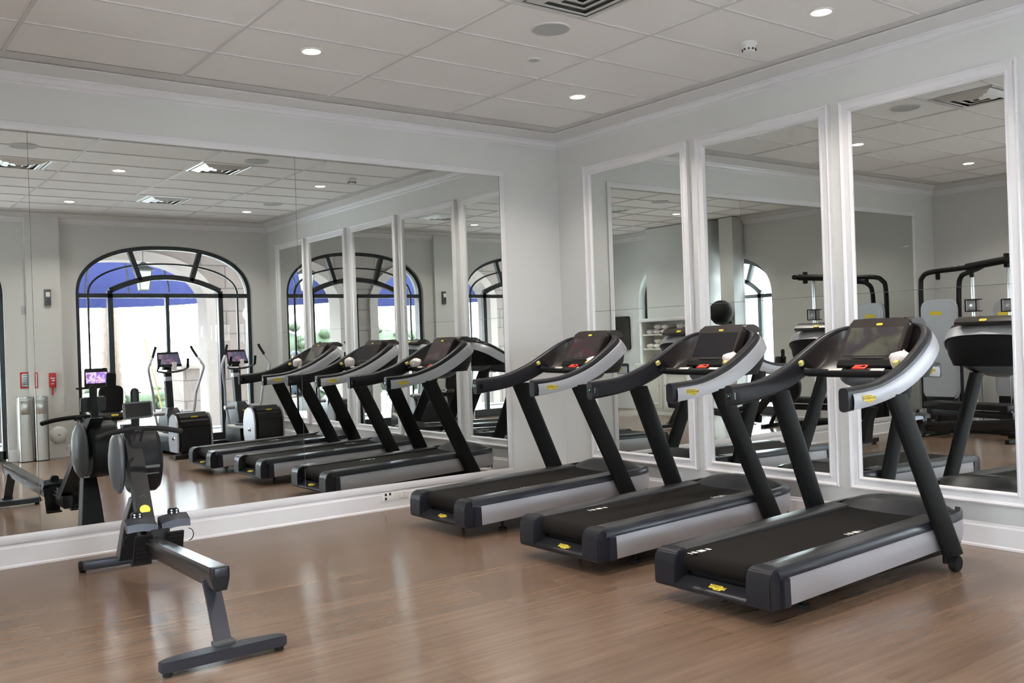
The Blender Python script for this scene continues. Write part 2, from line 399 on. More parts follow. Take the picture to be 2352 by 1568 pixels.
arch_window('window_1', W1, 'x', FRONT-.10, 2.2, .79, .20, 1.07)
arch_window('window_2', W2, 'x', FRONT-.10, 2.2, .79, .20, 1.07)
arch_window('window_3', W3, 'y', LEFT-.20, 1.98, .46, .22, .66, thin=False, centre=False, wide=.09)
arch_window('window_4', W4, 'y', LEFT-.20, 1.98, .34, .20, .5, thin=False, centre=False, wide=.06)

# mirrors ---------------------------------------------------------------------
wm = empty('wall_mirror', (-3.48, 0, .214), label='huge frameless wall mirror in three panes behind the rowing machine', cat='mirror')
MX = [-6.258, -4.583, -2.69, -.703]
for a, b in zip(MX, MX[1:]): MB().span((a+.0012, -.010, .2145), (b-.0012, -.002, 2.872)).build('mirror_pane', 'mirror', wm)
t = MB()
t.span((-6.31, -.016, 2.872), (-.65, -.001, 2.93), .004); t.span((-6.31, -.016, .156), (-.65, -.001, .2145), .004)
t.span((-.703, -.016, .2145), (-.65, -.001, 2.872), .004); t.span((-6.31, -.016, .2145), (-6.258, -.001, 2.872), .004)
t.build('trim_border', 'trim', wm)
for x in MX[1:3]: MB().span((x-.002, -.0085, .2145), (x+.002, -.003, 2.872)).build('pane_seam', 'seam', wm)
MB().span((-.7045, -.012, .2145), (-.7005, -.009, 2.872)).build('pane_edge', 'seam', wm)
for o in wm.children: o.matrix_parent_inverse = wm.matrix_basis.inverted()

FRAMES = [(-.400, -1.675, 'white framed wall mirror closest to the room corner, behind the rearmost treadmill'),
          (-1.765, -2.995, 'white framed wall mirror second from the room corner, behind the middle treadmill'),
          (-3.082, -4.285, 'white framed wall mirror beside the front treadmill, third from the room corner'),
          (-4.42, -5.62, 'white framed wall mirror fourth from the room corner, seen only as a reflection'),
          (-5.70, -6.72, 'white framed wall mirror nearest the big arched window, seen only as a reflection')]
FPROF = [(0, 0), (0, .034), (.010, .040), (.020, .034), (.026, .026), (.060, .024), (.066, .030), (.074, .031), (.080, .024), (.085, .014), (.085, 0)]
Z0, Z1, ZS = .27, 2.95, 1.612
for i, (ya, yb, lab) in enumerate(FRAMES):
    r = empty('framed_mirror', (0, (ya+yb)/2, Z0), label=lab, cat='mirror', group='framed mirrors on the right-hand wall')
    yc = (ya+yb)/2; hw = (ya-yb)/2; hh = (Z1-Z0)/2; f = MB()
    cs = [(-hw, 0), (hw, 0), (hw, 2*hh), (-hw, 2*hh)]; ins = [(1, 1), (-1, 1), (-1, -1), (1, -1)]
    f.loft([[(-h, c[0]+q[0]*w, c[1]+q[1]*w) for w, h in FPROF] for c, q in zip(cs, ins)], closed_ring=True, caps=False, closed_path=True)
    f.build('frame', 'trim', r, ang=.25)
    q = .078
    lo = MB().span((-.010, -hw+q, q), (-.004, hw-q, ZS-Z0-.0015)).build('mirror_pane', 'mirror', r)
    MB().span((-.010, -hw+q, ZS-Z0+.0015), (-.004, hw-q, 2*hh-q)).build('mirror_pane', 'mirror', r)
    MB().span((-.0085, -hw+q, ZS-Z0-.0025), (-.004, hw-q, ZS-Z0+.0025)).build('pane_seam', 'seam', r)

# ceiling fixtures --------------------------------------------------------------
cols = {-.80: 'nearest the framed mirrors', -3.10: 'in the middle of the room', -5.40: 'farthest from the framed mirrors'}
rows = {-1.24: 'in the row along the big wall mirror', -3.50: 'in the middle row', -5.85: 'in the row by the arched windows'}
for x, cx_ in cols.items():
    for y, ry in rows.items():
        r = empty('downlight', (x, y, CEIL), label='recessed downlight %s, %s' % (cx_, ry), cat='light', group='recessed downlights')
        MB().lathe([(.058, .006), (.076, .006), (.076, -.002), (.071, -.005), (.060, -.003), (.058, .006)]).build('trim_ring', 'white', r)
        MB().lathe([(0.0005, -.0005), (.045, -.0005), (.0585, .0)]).build('lamp_lens', 'lamp', r)
        ld = bpy.data.lights.new('downlight_beam', 'AREA'); ld.shape = 'DISK'; ld.size = .14; ld.energy = 11; ld.color = (1, .93, .84); ld.spread = 2.2
        lo = bpy.data.objects.new('downlight_beam', ld); COL.objects.link(lo); lo.parent = r; lo.location = (0, 0, -.012)
def vent(x, y, lab):
    r = empty('ceiling_vent', (x, y, CEIL), label=lab, cat='vent', group='square ceiling air vents'); h = .29
    f = MB()
    for k, (o, z0, z1) in enumerate([(h, 0, -.006), (h*.80, -.002, -.028), (h*.56, -.002, -.028), (h*.34, -.002, -.028)]):
        i = o-.075 if k else o-.045; a = []
        for (w, z) in ((o, z0), (i+.01, z1), (i, z1+.004), (o-.02, z0+.006)):
            a.append([(-w, -w, z), (w, -w, z), (w, w, z), (-w, w, z)])
        f.loft([[ring[j] for ring in a] for j in range(4)], closed_ring=True, caps=False, closed_path=True)
    f.build('louvre', 'vent', r, smooth=False)
    MB().span((-h+.03, -h+.03, .002), (h-.03, h-.03, .003)).build('duct_back', 'ventdark', r)
vent(-2.23, -2.93, 'square ceiling air vent with louvres above the front treadmill side of the room')
vent(-2.10, -5.25, 'square ceiling air vent with louvres closest to the big arched window')
vent(-4.05, -3.51, 'square ceiling air vent with louvres farthest from the framed mirrors')
def ceil_speaker(x, y, rad, lab, nm='ceiling_speaker', cat='speaker'):
    r = empty(nm, (x, y, CEIL), label=lab, cat=cat, group='round ceiling grilles')
    MB().lathe([(rad-.012, .004), (rad, .004), (rad, -.004), (rad-.006, -.007), (rad-.012, -.005)], n=40).build('rim', 'grid', r)
    MB().lathe([(.0005, -.006), (rad*.6, -.006), (rad-.012, -.004)], n=40).build('grille', 'speaker', r)
ceil_speaker(-2.03, -2.40, .125, 'round grey ceiling speaker grille next to the vent over the treadmills')
ceil_speaker(-.75, -5.05, .125, 'round grey ceiling speaker grille near the far corner by the arched window')
ceil_speaker(-4.15, -2.65, .125, 'round grey ceiling speaker grille above the rowing machine')
ceil_speaker(-1.72, -1.84, .045, 'small round grey ceiling disc between two downlights', 'ceiling_disc', 'sensor')
r = empty('smoke_detector', (-.70, -2.87, CEIL), label='small white smoke detector on the ceiling above the framed mirrors', cat='detector')
MB().lathe([(.0005, .004), (.055, .004), (.055, -.012), (.048, -.018)], n=24).build('base', 'white', r)
MB().lathe([(.048, -.016), (.046, -.04), (.036, -.058), (.0005, -.062)], n=24).build('head', 'white', r)
d = MB()
for k in range(10):
    a = 2*PI*k/10; d.box((.043*math.cos(a), .043*math.sin(a), -.046), (.012, .012, .012), 0, (Vector((0, 0, 1)), a))
d.build('intake_slot', 'darkgrey', r)
# ------------------------------------------------------------------ treadmills
Z_AX, Y_AX, X_AX = Vector((0, 0, 1)), Vector((0, 1, 0)), Vector((1, 0, 0))
HT = [(.63, .395, 1.077), (.90, .395, 1.095), (1.14, .393, 1.165), (1.32, .386, 1.250), (1.47, .360, 1.330), (1.575, .295, 1.378), (1.64, .17, 1.398), (1.66, 0, 1.402)]
HB = [(.63, .395, .955), (.90, .395, .980), (1.15, .393, 1.030), (1.37, .386, 1.115), (1.55, .360, 1.210), (1.67, .295, 1.268), (1.74, .17, 1.296), (1.76, 0, 1.304)]
def hoop_paths():
    T = smooth_path(HT, 5); B = smooth_path(HB, 5)
    mir = lambda L: [Vector((p.x, -p.y, p.z)) for p in L]
    T = mir(T)+T[::-1][1:]; B = mir(B)+B[::-1][1:]           # from the right-hand tip over the front to the left-hand tip
    return T, B
def badge(parent, w, loc, rot, name='badge'):
    h = w*.36; s = w
    poly = [(-.50*s, .17*s), (.22*s, .17*s), (.26*s, .10*s), (.50*s, .10*s), (.47*s, -.07*s), (.30*s, -.07*s), (.26*s, -.17*s), (-.14*s, -.17*s), (-.18*s, -.09*s), (-.46*s, -.09*s)]
    o = MB().prism(poly, 'z', 0, .002).build(name, 'yellow', parent, smooth=False); o.location = loc; o.rotation_euler = rot
    o['label'] = 'yellow maker badge with black lettering'
    text('lettering', 'TECHNOGYM', .158*s, 'ink', o, (0, .018*s, .0022), (0, 0, 0), .0004)
    m = MB(); m.span((-.42*s, .115*s, .0015), (.16*s, .137*s, .003)); m.span((-.08*s, -.125*s, .0015), (.22*s, -.105*s, .003)); m.build('badge_line', 'ink', o, smooth=False)
    return o
def make_treadmill(loc, label, scr, marks, w):
    root = empty('treadmill', loc, label=label, cat='treadmill', group='treadmills facing the framed mirrors')
    # chassis between floor and deck
    MB().span((.12, -.33, .075), (1.66, .33, .20), .01).build('chassis', 'black', root)
    # side skirts in silver, rising to the front
    for s in (-1, 1):
        m = MB(); top = lambda x: .217+.045*(x-.10)/1.70; bot = lambda x: .077+.055*(x-.10)/1.70
        rings = []
        for i in range(21):
            x = .105+1.755*i/20; y = .366; inn = 0
            if x > 1.66: inn = .070*((x-1.66)/.20)**2
            rings.append([(x, s*(y-inn-.02), bot(x)), (x, s*(y-inn+.006), bot(x)+.004), (x, s*(y-inn+.016), bot(x)+.05), (x, s*(y-inn+.016), top(x)-.04), (x, s*(y-inn+.010), top(x)), (x, s*(y-inn-.02), top(x))])
        m.loft(rings); m.build('side_skirt', 'silver', root)
        # dark edge strip over the skirt
        m = MB(); rings = []
        for i in range(19):
            x = .06+1.79*i/18; z = .217+.045*(x-.10)/1.70; y = .366-(.070*((x-1.66)/.20)**2 if x > 1.66 else 0)
            rings.append([(x, s*(y-.03), z-.004), (x, s*(y+.016), z+.001), (x, s*(y+.015), z+.026), (x, s*(y+.002), z+.046), (x, s*(y-.03), z+.048)])
        m.loft(rings); m.build('edge_strip', 'navy', root)
        # foot rail beside the belt
        m = MB(); rings = []
        for i in range(17):
            x = .10+1.45*i/16; z = .217+.045*(x-.10)/1.70+.047
            rings.append([(x, s*.236, z-.03), (x, s*.236, z-.004), (x, s*.244, z+.001), (x, s*.30, z+.003), (x, s*.345, z+.001), (x, s*.345, z-.03)])
        m.loft(rings); m.build('foot_rail', 'rail', root)
        # skirt end trim at the rear
        MB().prism([(.085, .080), (.138, .079), (.134, .216), (.085, .216)], 'y', s*.362, s*.3865, .003).build('skirt_trim', 'navy', root)
    # rear cover: two rounded end blocks and a lower cross bar with a sloping shelf
    m = MB()
    for s in (-1, 1):
        prof = [(.0, .090), (.012, .075), (.11, .075), (.11, .262), (.06, .266), (.022, .252), (.006, .225), (.0, .19)]
        m.prism(prof, 'y', s*.226, s*.372, .006)
    m.prism([(.0, .090), (.012, .075), (.10, .075), (.10, .132), (.09, .136), (.010, .104), (.0, .100)], 'y', -.23, .23, .003)
    m.build('rear_cover', 'charcoal', root)
    for s in (-1, 1): MB().cyl((-.001, s*.30, .205), (.004, s*.30, .205), .006, n=10).build('cover_screw', 'ink', root)
    badge(root, .105, (.040, -.02, .1175), (math.radians(24), 0, -PI/2))
    # belt over its rear roller
    m = MB(); path = [(.118+.052*math.cos(a), .203+.052*math.sin(a)) for a in [PI*1.55-PI*1.05*k/12 for k in range(13)]]
    path = path+[(.9, .268), (1.56, .286)]; low = [(1.56, .25), (.24, .205), (.16, .16)]
    m.loft([[(x, s, z) for x, z in path+low] for s in (-.232, -.1, .1, .232)]); m.build('running_belt', 'belt', root)
    for (mx, my) in marks:
        mb = MB(); zz = .254+.018*(mx-.075)/.83 if mx < .9 else .2725+.0195*(mx-.9)/.66
        zz = .254+(.268-.254)*(mx-.075)/.825 if mx < .9 else .268+.018*(mx-.9)/.66
        for dx, ww in ((-.085, .010), (-.052, .022), (0, .044), (.052, .022), (.085, .010)): mb.box((mx+dx, my, zz+.0008), (ww, .034, .001))
        mb.build('belt_mark', 'white', root, smooth=False)
    # motor hood
    m = MB(); rows = []
    sm = lambda t: max(0, min(1, t))**2*(3-2*max(0, min(1, t)))
    NX, NY = 16, 22; g = []
    for i in range(NX+1):
        row = []
        for j in range(NY+1):
            v = -1+2*j/NY; u = i/NX
            y = v*.378*(1 if u < .5 else 1-.16*((u-.5)/.5)**2)
            xf = 1.97-.13*abs(v)**3; xr = 1.475+.06*abs(v)**2; x = xr+(xf-xr)*u
            z = .272+.088*sm(u/.45)*(1-abs(v)**3.2)*(1-.62*sm((u-.5)/.5)) - .012*sm((u-.6)/.4)
            if i == NX: z -= .05
            row.append((x, y, z))
        g.append(row)
    m.loft(g, closed_ring=False, caps=False)
    m.loft([g[NX], [(p[0]-.01, p[1]*.98, .10) for p in g[NX]]], closed_ring=False, caps=False)
    m.loft([g[0], [(p[0]+.02, p[1], .24) for p in g[0]]], closed_ring=False, caps=False)
    m.build('motor_hood', 'charcoal', root, ang=.5)
    MB().prism(rrect(.028, .15, .013), 'z', -.003, .003).build('hood_emblem', 'greyplast', root, loc=(1.740, 0, .3585)).rotation_euler = (0, .06, 0)
    MB().prism([(-.285, .115), (.285, .115), (.285, .235), (-.285, .235)], 'x', 1.60, 1.84).build('hood_front', 'black', root)
    # posts
    for s in (-1, 1):
        m = MB(); rings = []
        for i in range(11):
            t = i/10; cx = 1.545+(1.09-1.545)*t; cy = s*(.415+(.372-.415)*t); cz = .10+(1.02-.10)*t
            rings.append([(cx+.083*math.copysign(abs(math.cos(a))**.7, math.cos(a)), cy+.031*math.copysign(abs(math.sin(a))**.7, math.sin(a)), cz) for a in [2*PI*k/20 for k in range(20)]])
        m.loft(rings); m.build('upright', 'post', root)
        MB().cyl((1.58, s*.385, .046), (1.58, s*.43, .046), .046, n=20, bev=.006).build('transport_wheel', 'rubber', root)
        MB().span((1.50, s*.375, .05), (1.62, s*.40, .13), .006).build('wheel_bracket', 'black', root)
        m = MB(); m.cyl((.40, s*.26, 0), (.40, s*.26, .018), .034, .030, n=18); m.cyl((.40, s*.26, .018), (.40, s*.26, .08), .010, n=10); m.build('levelling_foot', 'rubber', root)
    # arm hoop: a dark rounded section that sweeps from one hand tip over the front to the other
    T, B = hoop_paths(); N = len(T); rings = []; outer = []; tin = []; ndir = []
    for i in range(N):
        a, b_ = T[max(i-1, 0)], T[min(i+1, N-1)]; tg = b_-a; nrm = Vector((-tg.y, tg.x, 0)).normalized()
        ndir.append(nrm); up = T[i]-B[i]; th = .055
        sec = []
        for (sx, sy, a0) in ((1, 1, 0), (0, 1, PI/2), (0, 0, PI), (1, 0, 3*PI/2)):
            for k in range(4):
                an = a0+PI/2*k/3; ru = .17; rw = .40
                uu = (1-ru if sy else ru)+ru*math.sin(an); ww = (1-rw if sx else rw)+rw*math.cos(an)
                sec.append(B[i]+up*uu+nrm*(th*ww))
        rings.append(sec); tin.append(B[i]+up*.80+nrm*th); outer.append((B[i], up, nrm))
    m = MB(); m.loft(rings); m.build('arm_hoop', 'charcoal', root, ang=.9)
    sh = []
    for i, (b_, up, nrm) in enumerate(outer):
        if T[i].x < .69 and i not in (0, N-1): pass
        off = [(.03, .004), (.05, -.006), (.35, -.010), (.60, -.008), (.72, -.003), (.74, .006)]
        sh.append([b_+up*u+nrm*w for u, w in off])
    cut = [i for i in range(N) if T[i].x >= .665]; m = MB(); m.loft(sh[cut[0]:cut[-1]+1], closed_ring=False, caps=False)
    m.build('arm_shell', 'silver', root, ang=.8)
    # console body: dished rear skin, front skin and underside
    idx = [i for i in range(N) if T[i].x >= 1.26]; E, D, Tn, Bo = [], [], [], []
    for i in idx:
        y = tin[i].y; q = 1-(y/.345)**2
        E.append(Vector((1.33+.15*max(q, 0), y*.965, 1.095))); Tn.append(tin[i]); Bo.append(outer[i][0]+ndir[i]*.012)
        D.append(Vector((max(E[-1].x+.03, outer[i][0].x-.07), outer[i][0].y*.93, 1.09)))
    m = MB(); mid = []
    for k in range(len(idx)):
        c = (E[k]+Tn[k])/2+Vector((.055, 0, -.01)); mid.append([Tn[k], Tn[k]*.7+c*.3+Vector((.01, 0, 0)), c, E[k]*.7+c*.3+Vector((.008, 0, -.004)), E[k]])
    m.loft(mid, closed_ring=False, caps=False); m.build('console_dish', 'dish', root, ang=1.)
    m = MB(); m.loft([[Bo[k], (Bo[k]+D[k])/2+Vector((.02, 0, 0)), D[k], E[k]] for k in range(len(idx))], closed_ring=False, caps=False); m.build('console_back', 'black', root, ang=1.)
    MB().ball((1.47, 0, 1.09), (.15, .19, .075), 20).build('console_underside', 'greyplast', root)
    # cross bar with sensor strips
    cb = MB(); cb.tube(smooth_path([(1.29, -.365, 1.135), (1.315, -.31, 1.12), (1.325, -.15, 1.115), (1.325, .15, 1.115), (1.315, .31, 1.12), (1.29, .365, 1.135)], 4), .024, 12); cb.build('cross_bar', 'black', root)
    for s in (-1, 1):
        MB().box((1.312, s*.135, 1.1375), (.022, .085, .005), .0015, (Y_AX, -.55)).build('hand_sensor', 'sensor', root)
        # speed and slope knobs
        k = MB(); ky = .345 if s > 0 else .300
        k.cyl((1.275, s*ky, 1.142), (1.262, s*(ky-.01), 1.168), .017, .019, n=16, bev=.003); o = k.build('control_knob', 'gloss', root)
        MB().box((1.254, s*(ky-.012), 1.177), (.032, .034, .030), .007, (Y_AX, -.5)).build('knob_cap', 'knob', o)
        MB().lathe([(.019, -.004), (.026, 0), (.019, .004)], (0, 0, 0), 'z', 20).build('knob_ring', 'chrome', o, loc=(1.282, s*(ky+.004), 1.138))
    MB().prism([(-.09, 0), (.09, 0), (.075, .05), (-.075, .05)], 'z', 0, .012, .003).build('stop_pad', 'black', root, loc=(1.345, .05, 1.128)).rotation_euler = (0, -.25, -PI/2)
    MB().box((1.360, .0, 1.152), (.055, .085, .010), .002, (Y_AX, -.40)).build('stop_button', 'redlit', root)
    # tray and screen housing
    MB().prism([(1.36, 1.095), (1.47, 1.10), (1.47, 1.165), (1.435, 1.165)], 'y', -.20, .20, .006).build('tray', 'black', root)
    c = Vector((1.475, -.02, 1.292))
    m = MB(); m.prism(rrect(.385, .275, .022), 'x', -.012, .045, .005)
    con = m.build('display', 'dish', root); con.location = c; con.rotation_euler = (0, math.atan2(.10, .165), 0)
    MB().span((-.0145, -.170, -.098), (-.011, .170, .092)).build('screen', scr, con, smooth=False)
    MB().prism([(-.19, 0), (.19, 0), (.175, .022), (.10, .030), (-.10, .030), (-.175, .022)], 'x', -.006, .05, .006).build('top_visor', 'dish', con, loc=(0, 0, .132))
    hd = MB().prism([(1.578, 1.375), (1.585, 1.412), (1.61, 1.430), (1.67, 1.430), (1.712, 1.416), (1.738, 1.392), (1.736, 1.374), (1.70, 1.368), (1.65, 1.385), (1.58, 1.375)], 'y', -.195, .195, .008).build('display_hood', 'dish', root, ang=.9)
    MB().prism(rrect(.05, .022, .009), 'x', -.002, .002).build('hood_badge', 'yellow', hd, loc=(1.728, 0, 1.404)).rotation_euler = (0, -.80, 0)
    MB().ball((-.014, 0, -.116), (.006, .11, .008), 16).build('remote_lip', 'ink', con)
    MB().prism(rrect(.040, .014, .006), 'x', -.0145, -.010).build('display_badge', 'yellow', con, loc=(0, -.01, .112))
    for y, ww in ((.05, .045), (-.03, .05), (-.115, .016), (-.15, .016)): MB().box((.01, y, .160), (.02, ww, .004), .001).build('visor_button', 'gloss', con)
    MB().prism([(-.19, -.012), (.19, -.012), (.19, .03), (-.19, .03)], 'x', -.02, .0, .004).build('display_sill', 'black', con, loc=(0, 0, -.160))
    m = MB(); m.span((-.001, -.030, -.0008), (.001, .030, .0008)); m.span((-.001, -.030, .030), (.001, .030, .0316)); m.span((-.001, -.0308, 0), (.001, -.030, .031)); m.span((-.001, .030, 0), (.001, .0308, .031)); m.box((0, -.012, .015), (.002, .016, .004))
    k = m.build('key_slot', 'greymetal', root, smooth=False); k.location = (1.49, .265, 1.235); k.rotation_euler = (0, .35, .62)
    # hand tips: inner sensor window with its led, badges on the outside
    for s in (-1, 1):
        m = MB(); m.prism(rrect(.052, .040, .018), 'y', -.002, .002, .001); o = m.build('sensor_window', 'gloss', root); o.location = (.668, s*.340, 1.016)
        if s > 0:
            MB().span((.628, s*.350, 1.000), (.634, s*.385, 1.035), .002).build('tip_window', 'gloss', root)
            MB().ball((.6275, s*.366, 1.017), .0022, 8).build('tip_led', 'led', root)
        MB().span((.648, s*.3375, .997), (.655, s*.3405, 1.036)).build('sensor_trim', 'chrome', root)
        badge(root, .11, (.795, s*.4065, 1.015), (PI/2, 0, 0 if s < 0 else PI))
    # coiled safety cord below the bar
    MB().tube(smooth_path([(1.33, -.10, 1.10), (1.325, -.13, 1.055), (1.32, -.17, 1.05), (1.325, -.20, 1.10)], 6), .0022, 6).build('safety_cord', 'darkgrey', root)
    return root
T_SPOTS = [((-2.175, -1.10, 0), 'rearmost treadmill, nearest the room corner, with a lit red and grey screen', 'scr_red', [(.73, -.19)]),
           ((-2.205, -2.505, 0), 'middle treadmill of the row, its screen switched off', 'scr_off', [(.50, .165), (1.30, -.17)]),
           ((-2.275, -3.760, 0), 'front treadmill of the row, with a dim greenish picture on its screen', 'scr_land', [(.14, .165), (1.0, -.17)])]
TOWEL_L = ['white folded towel tucked beside the screen of the rearmost treadmill', 'white crumpled towel tucked beside the dark screen of the middle treadmill', 'white crumpled towel tucked beside the screen of the front treadmill']
for i, (loc, lab, scr, marks) in enumerate(T_SPOTS):
    make_treadmill(loc, lab, scr, marks, 0)
    m = MB(); rnd = random.Random(20+i); rings = []
    NR = 11; NA = 28; H = .088 if i else .070
    for k in range(NR):
        t = k/(NR-1); row = []
        for j in range(NA):
            a = 2*PI*j/NA; rr = .036+.014*math.sin(min(1, t*1.25)*PI*.62)
            if t > .72: rr *= math.cos((t-.72)/.28*PI/2*.93)
            rr *= 1+(.10+.05*i)*math.sin(2*a+i*1.3+t*2.1)+.06*math.sin(5*a+3*t)+.03*rnd.uniform(-1, 1)
            row.append((rr*math.cos(a)*1.1, rr*math.sin(a)*1.25, -.012+H*1.15*t+.008*math.sin(3*a+i)*t+.006*math.cos(2*a)*t))
        rings.append(row)
    m.loft(rings); o = m.build('towel', 'towel', None, ang=2.)
    o.location = (loc[0]+1.345, loc[1]-.262, 1.150); o.rotation_euler = (.15, -.05, .3*i)
    tag(o, TOWEL_L[i], 'towel', 'gym towels on the treadmills')
# ------------------------------------------------------------------ rowing machine by the big mirror
def make_rower():
    r = empty('rowing_machine', (-4.36, -2.81, 0), math.radians(-3), 'black rowing machine with a long rail pointing at the big wall mirror', 'rowing machine')
    xo = lambda y: .035*y
    # rear foot bar: lens-shaped in plan
    m = MB(); pl = [(-.275, -.034)]+[(x, -.034) for x in (-.1, .1)]+[(.275, -.034), (.283, -.02), (.283, .014)]+[(.275*math.cos(a), .014+.050*math.sin(a)) for a in [PI*k/14 for k in range(1, 14)]]+[(-.283, .014), (-.283, -.02)]
    m.prism(pl, 'z', .020, .066, .005); b = m.build('rear_foot', 'greymetal', r); b.rotation_euler = (0, 0, math.radians(3.5))
    for s in (-1, 1): MB().cyl((s*.25, -.005, 0), (s*.25, -.005, .026), .021, n=16, bev=.003).build('foot_pad', 'rubber', b)
    m = MB(); m.loft([[(cx-.036, cy-.012, cz), (cx+.036, cy-.012, cz), (cx+.036, cy+.016, cz), (cx-.036, cy+.016, cz)] for cx, cy, cz in ((0, .012, .07), (.002, .10, .20), (.004, .20, .33))]); m.build('rear_leg', 'greymetal', r)
    m = MB(); m.box((0, .012, .085), (.095, .055, .02), .004); m.build('leg_plate', 'darkgrey', r)
    # rail, wide on top and narrower below, with a cap
    sec = [(-.035, 0), (.035, 0), (.037, -.012), (.037, -.05), (.024, -.100), (-.024, -.100), (-.037, -.05), (-.037, -.012)]
    P = lambda y: (xo(y), y, .415-.072*y)
    m = MB(); m.loft([[(P(y)[0]+x, y, P(y)[2]+z) for x, z in sec] for y in (.05, .6, 1.2, 1.78)]); m.build('rail', 'railmetal', r, ang=.3)
    m = MB(); m.loft([[(P(y)[0]+x*k, y, P(y)[2]+(z+.05)*k-.05) for x, z in sec] for y, k in ((.012, .95), (.018, 1.05), (.055, 1.05))]); c = m.build('rail_cap', 'black', r, ang=.3)
    MB().box((0, .0115, .395), (.056, .004, .036), .001).build('cap_plate', 'greymetal', c)
    for s in (-1, 1):
        m = MB(); m.loft([[(P(y)[0]+s*.0375+dx, y, P(y)[2]+dz) for dx, dz in ((0, -.030), (s*.003, -.030), (s*.003, -.020), (0, -.020))] for y in (.06, 1.7)]); m.build('rail_groove', 'ink', r)
    # front feet and the single wide leg
    FY = .13
    m = MB(); m.span((-.20, 2.13+FY, .018), (.42, 2.205+FY, .072), .006); f = m.build('front_foot', 'greymetal', r)
    for s in (-1, 1): MB().cyl((.11+s*.325, 2.19+FY, .035), (.11+s*.285, 2.19+FY, .035), .035, n=20, bev=.004).build('foot_wheel', 'rubber', f)
    m = MB(); m.loft([[(x-w, y-d, z), (x+w, y-d, z), (x+w, y+d, z), (x-w, y+d, z)] for x, y, z, w, d in ((.095, 2.15+FY, .05, .085, .045), (.105, 2.10+FY, .28, .065, .04), (.12, 2.02+FY, .46, .045, .04))]); m.build('front_leg', 'black', r)
    m = MB(); m.loft([[(x-.004, y-d, z), (x+.002, y-d, z), (x+.002, y+d, z), (x-.004, y+d, z)] for x, y, z, d in ((.008, 2.15+FY, .06, .047), (.038, 2.10+FY, .28, .042), (.073, 2.02+FY, .455, .042))]); m.build('leg_plate', 'greyplast', r)
    # leaning column with its round yellow sticker
    cx = .14
    C_ = lambda t: Vector((.065+.055*t, 1.66+.70*t, .25+.66*t))
    m = MB(); m.loft([[C_(t)+Vector((x, y, 0)) for x, y in ((-.047, -.05), (.047, -.05), (.047, .05), (-.047, .05))] for t in (0, .4, .8, 1.0)]); col = m.build('column', 'black', r)
    ax = Vector((0, -.66, .50)).normalized()
    p = C_(.27)+Vector((0, -.049, 0)); MB().cyl(p, p+ax*.004, .030, n=28).build('round_sticker', 'yellow', col)
    p = C_(.13)+Vector((0, -.055, 0)); MB().cyl(p, p+ax*.03, .040, .034, n=24, bev=.005).build('fan_knob', 'gloss', col)
    p = C_(.37)+Vector((0, -.050, 0)); m = MB(); rot = Matrix.Rotation(math.atan2(.50, .66)*1.0, 3, 'X')
    m.tube([p+Vector((.014*math.cos(a), .007*math.sin(a)*.5, .009*math.sin(a))) for a in [2*PI*k/20 for k in range(20)]], .0012, 5, closed=True)
    m.box(p+Vector((0, -.010, -.014)), (.05, .002, .003)); m.build('emblem', 'greyplast', col, smooth=False)
    # fan housing
    hy, hz = 2.29, .675
    def drum(x0, x1, prof, nm, mt, par):
        m = MB().lathe([(rr, xx) for rr, xx in prof], (cx, 0, hz), 'x', 44)
        for v in m.bm.verts: v.co.y = hy+v.co.y*.72
        return m.build(nm, mt, par, ang=.5)
    drum(0, 0, [(.0005, .150), (.13, .150), (.185, .135), (.205, .11), (.208, .02), (.205, -.045), (.19, -.058), (.0005, -.06)], 'fan_housing', 'black', r)
    drum(0, 0, [(.0005, -.160), (.09, -.157), (.16, -.144), (.198, -.120), (.205, -.104), (.190, -.092), (.0005, -.088)], 'side_cover', 'greyplast', r)
    drum(0, 0, [(.05, -.09), (.05, -.055)], 'axle', 'darkgrey', r)
    m = MB(); m.box((cx+.05, hy-.152, .645), (.13, .008, .018), .003); m.box((cx+.05, hy-.146, .60), (.12, .004, .010), .002); m.build('vent_slot', 'greyplast', r)
    m = MB()
    for s in (-1, 1): m.tube([(cx+s*.022-.035, 2.08, .82), (cx+s*.022-.03, 2.01, .90)], .008, 8)
    m.build('handle_hook', 'greymetal', r)
    # handle resting on the hooks
    hb = smooth_path([((cx-.045)-.235, 1.95, .872), ((cx-.045)-.15, 1.985, .892), ((cx-.045)-.04, 2.00, .902), ((cx-.045)+.06, 2.00, .902), ((cx-.045)+.15, 1.985, .893), ((cx-.045)+.245, 1.95, .872)], 6)
    h = MB().tube(hb, .0165, 12).build('pull_handle', 'rubber', r)
    for s, q in ((-1, hb[0]), (1, hb[-1])): MB().ball(q, .0185, 12).build('handle_end', 'black', h)
    MB().box(((cx-.045), 2.005, .892), (.05, .05, .035), .008).build('strap_clamp', 'black', h)
    # monitor arm and monitor
    m = MB(); m.loft([[(cx-.024, 2.27+dy, z), (cx+.024, 2.27+dy, z), (cx+.024, 2.30+dy, z), (cx-.024, 2.30+dy, z)] for z, dy in ((.84, 0), (.98, -.02), (1.06, -.03))]); m.build('monitor_arm', 'black', r)
    mo = MB().prism(rrect(.180, .108, .014), 'y', -.014, .014, .004).build('monitor', 'darkgrey', r, loc=(cx+.008, 2.22, 1.005)); mo.rotation_euler = (-.18, -.03, 0)
    MB().span((-.078, -.0165, -.044), (.078, -.013, .044)).build('monitor_screen', 'gloss', mo)
    m = MB(); m.loft([[(cx+w*math.cos(a), 2.255+.02*math.sin(a), z) for a in [2*PI*k/14 for k in range(14)]] for z, w in ((1.04, .026), (1.085, .026), (1.12, .027), (1.14, .022), (1.148, .010))]); m.build('phone_clip', 'black', r)
    m = MB(); m.box((cx+.026, 2.25, 1.118), (.02, .02, .006), .002); m.build('clip_tab', 'black', r)
    cx = .105
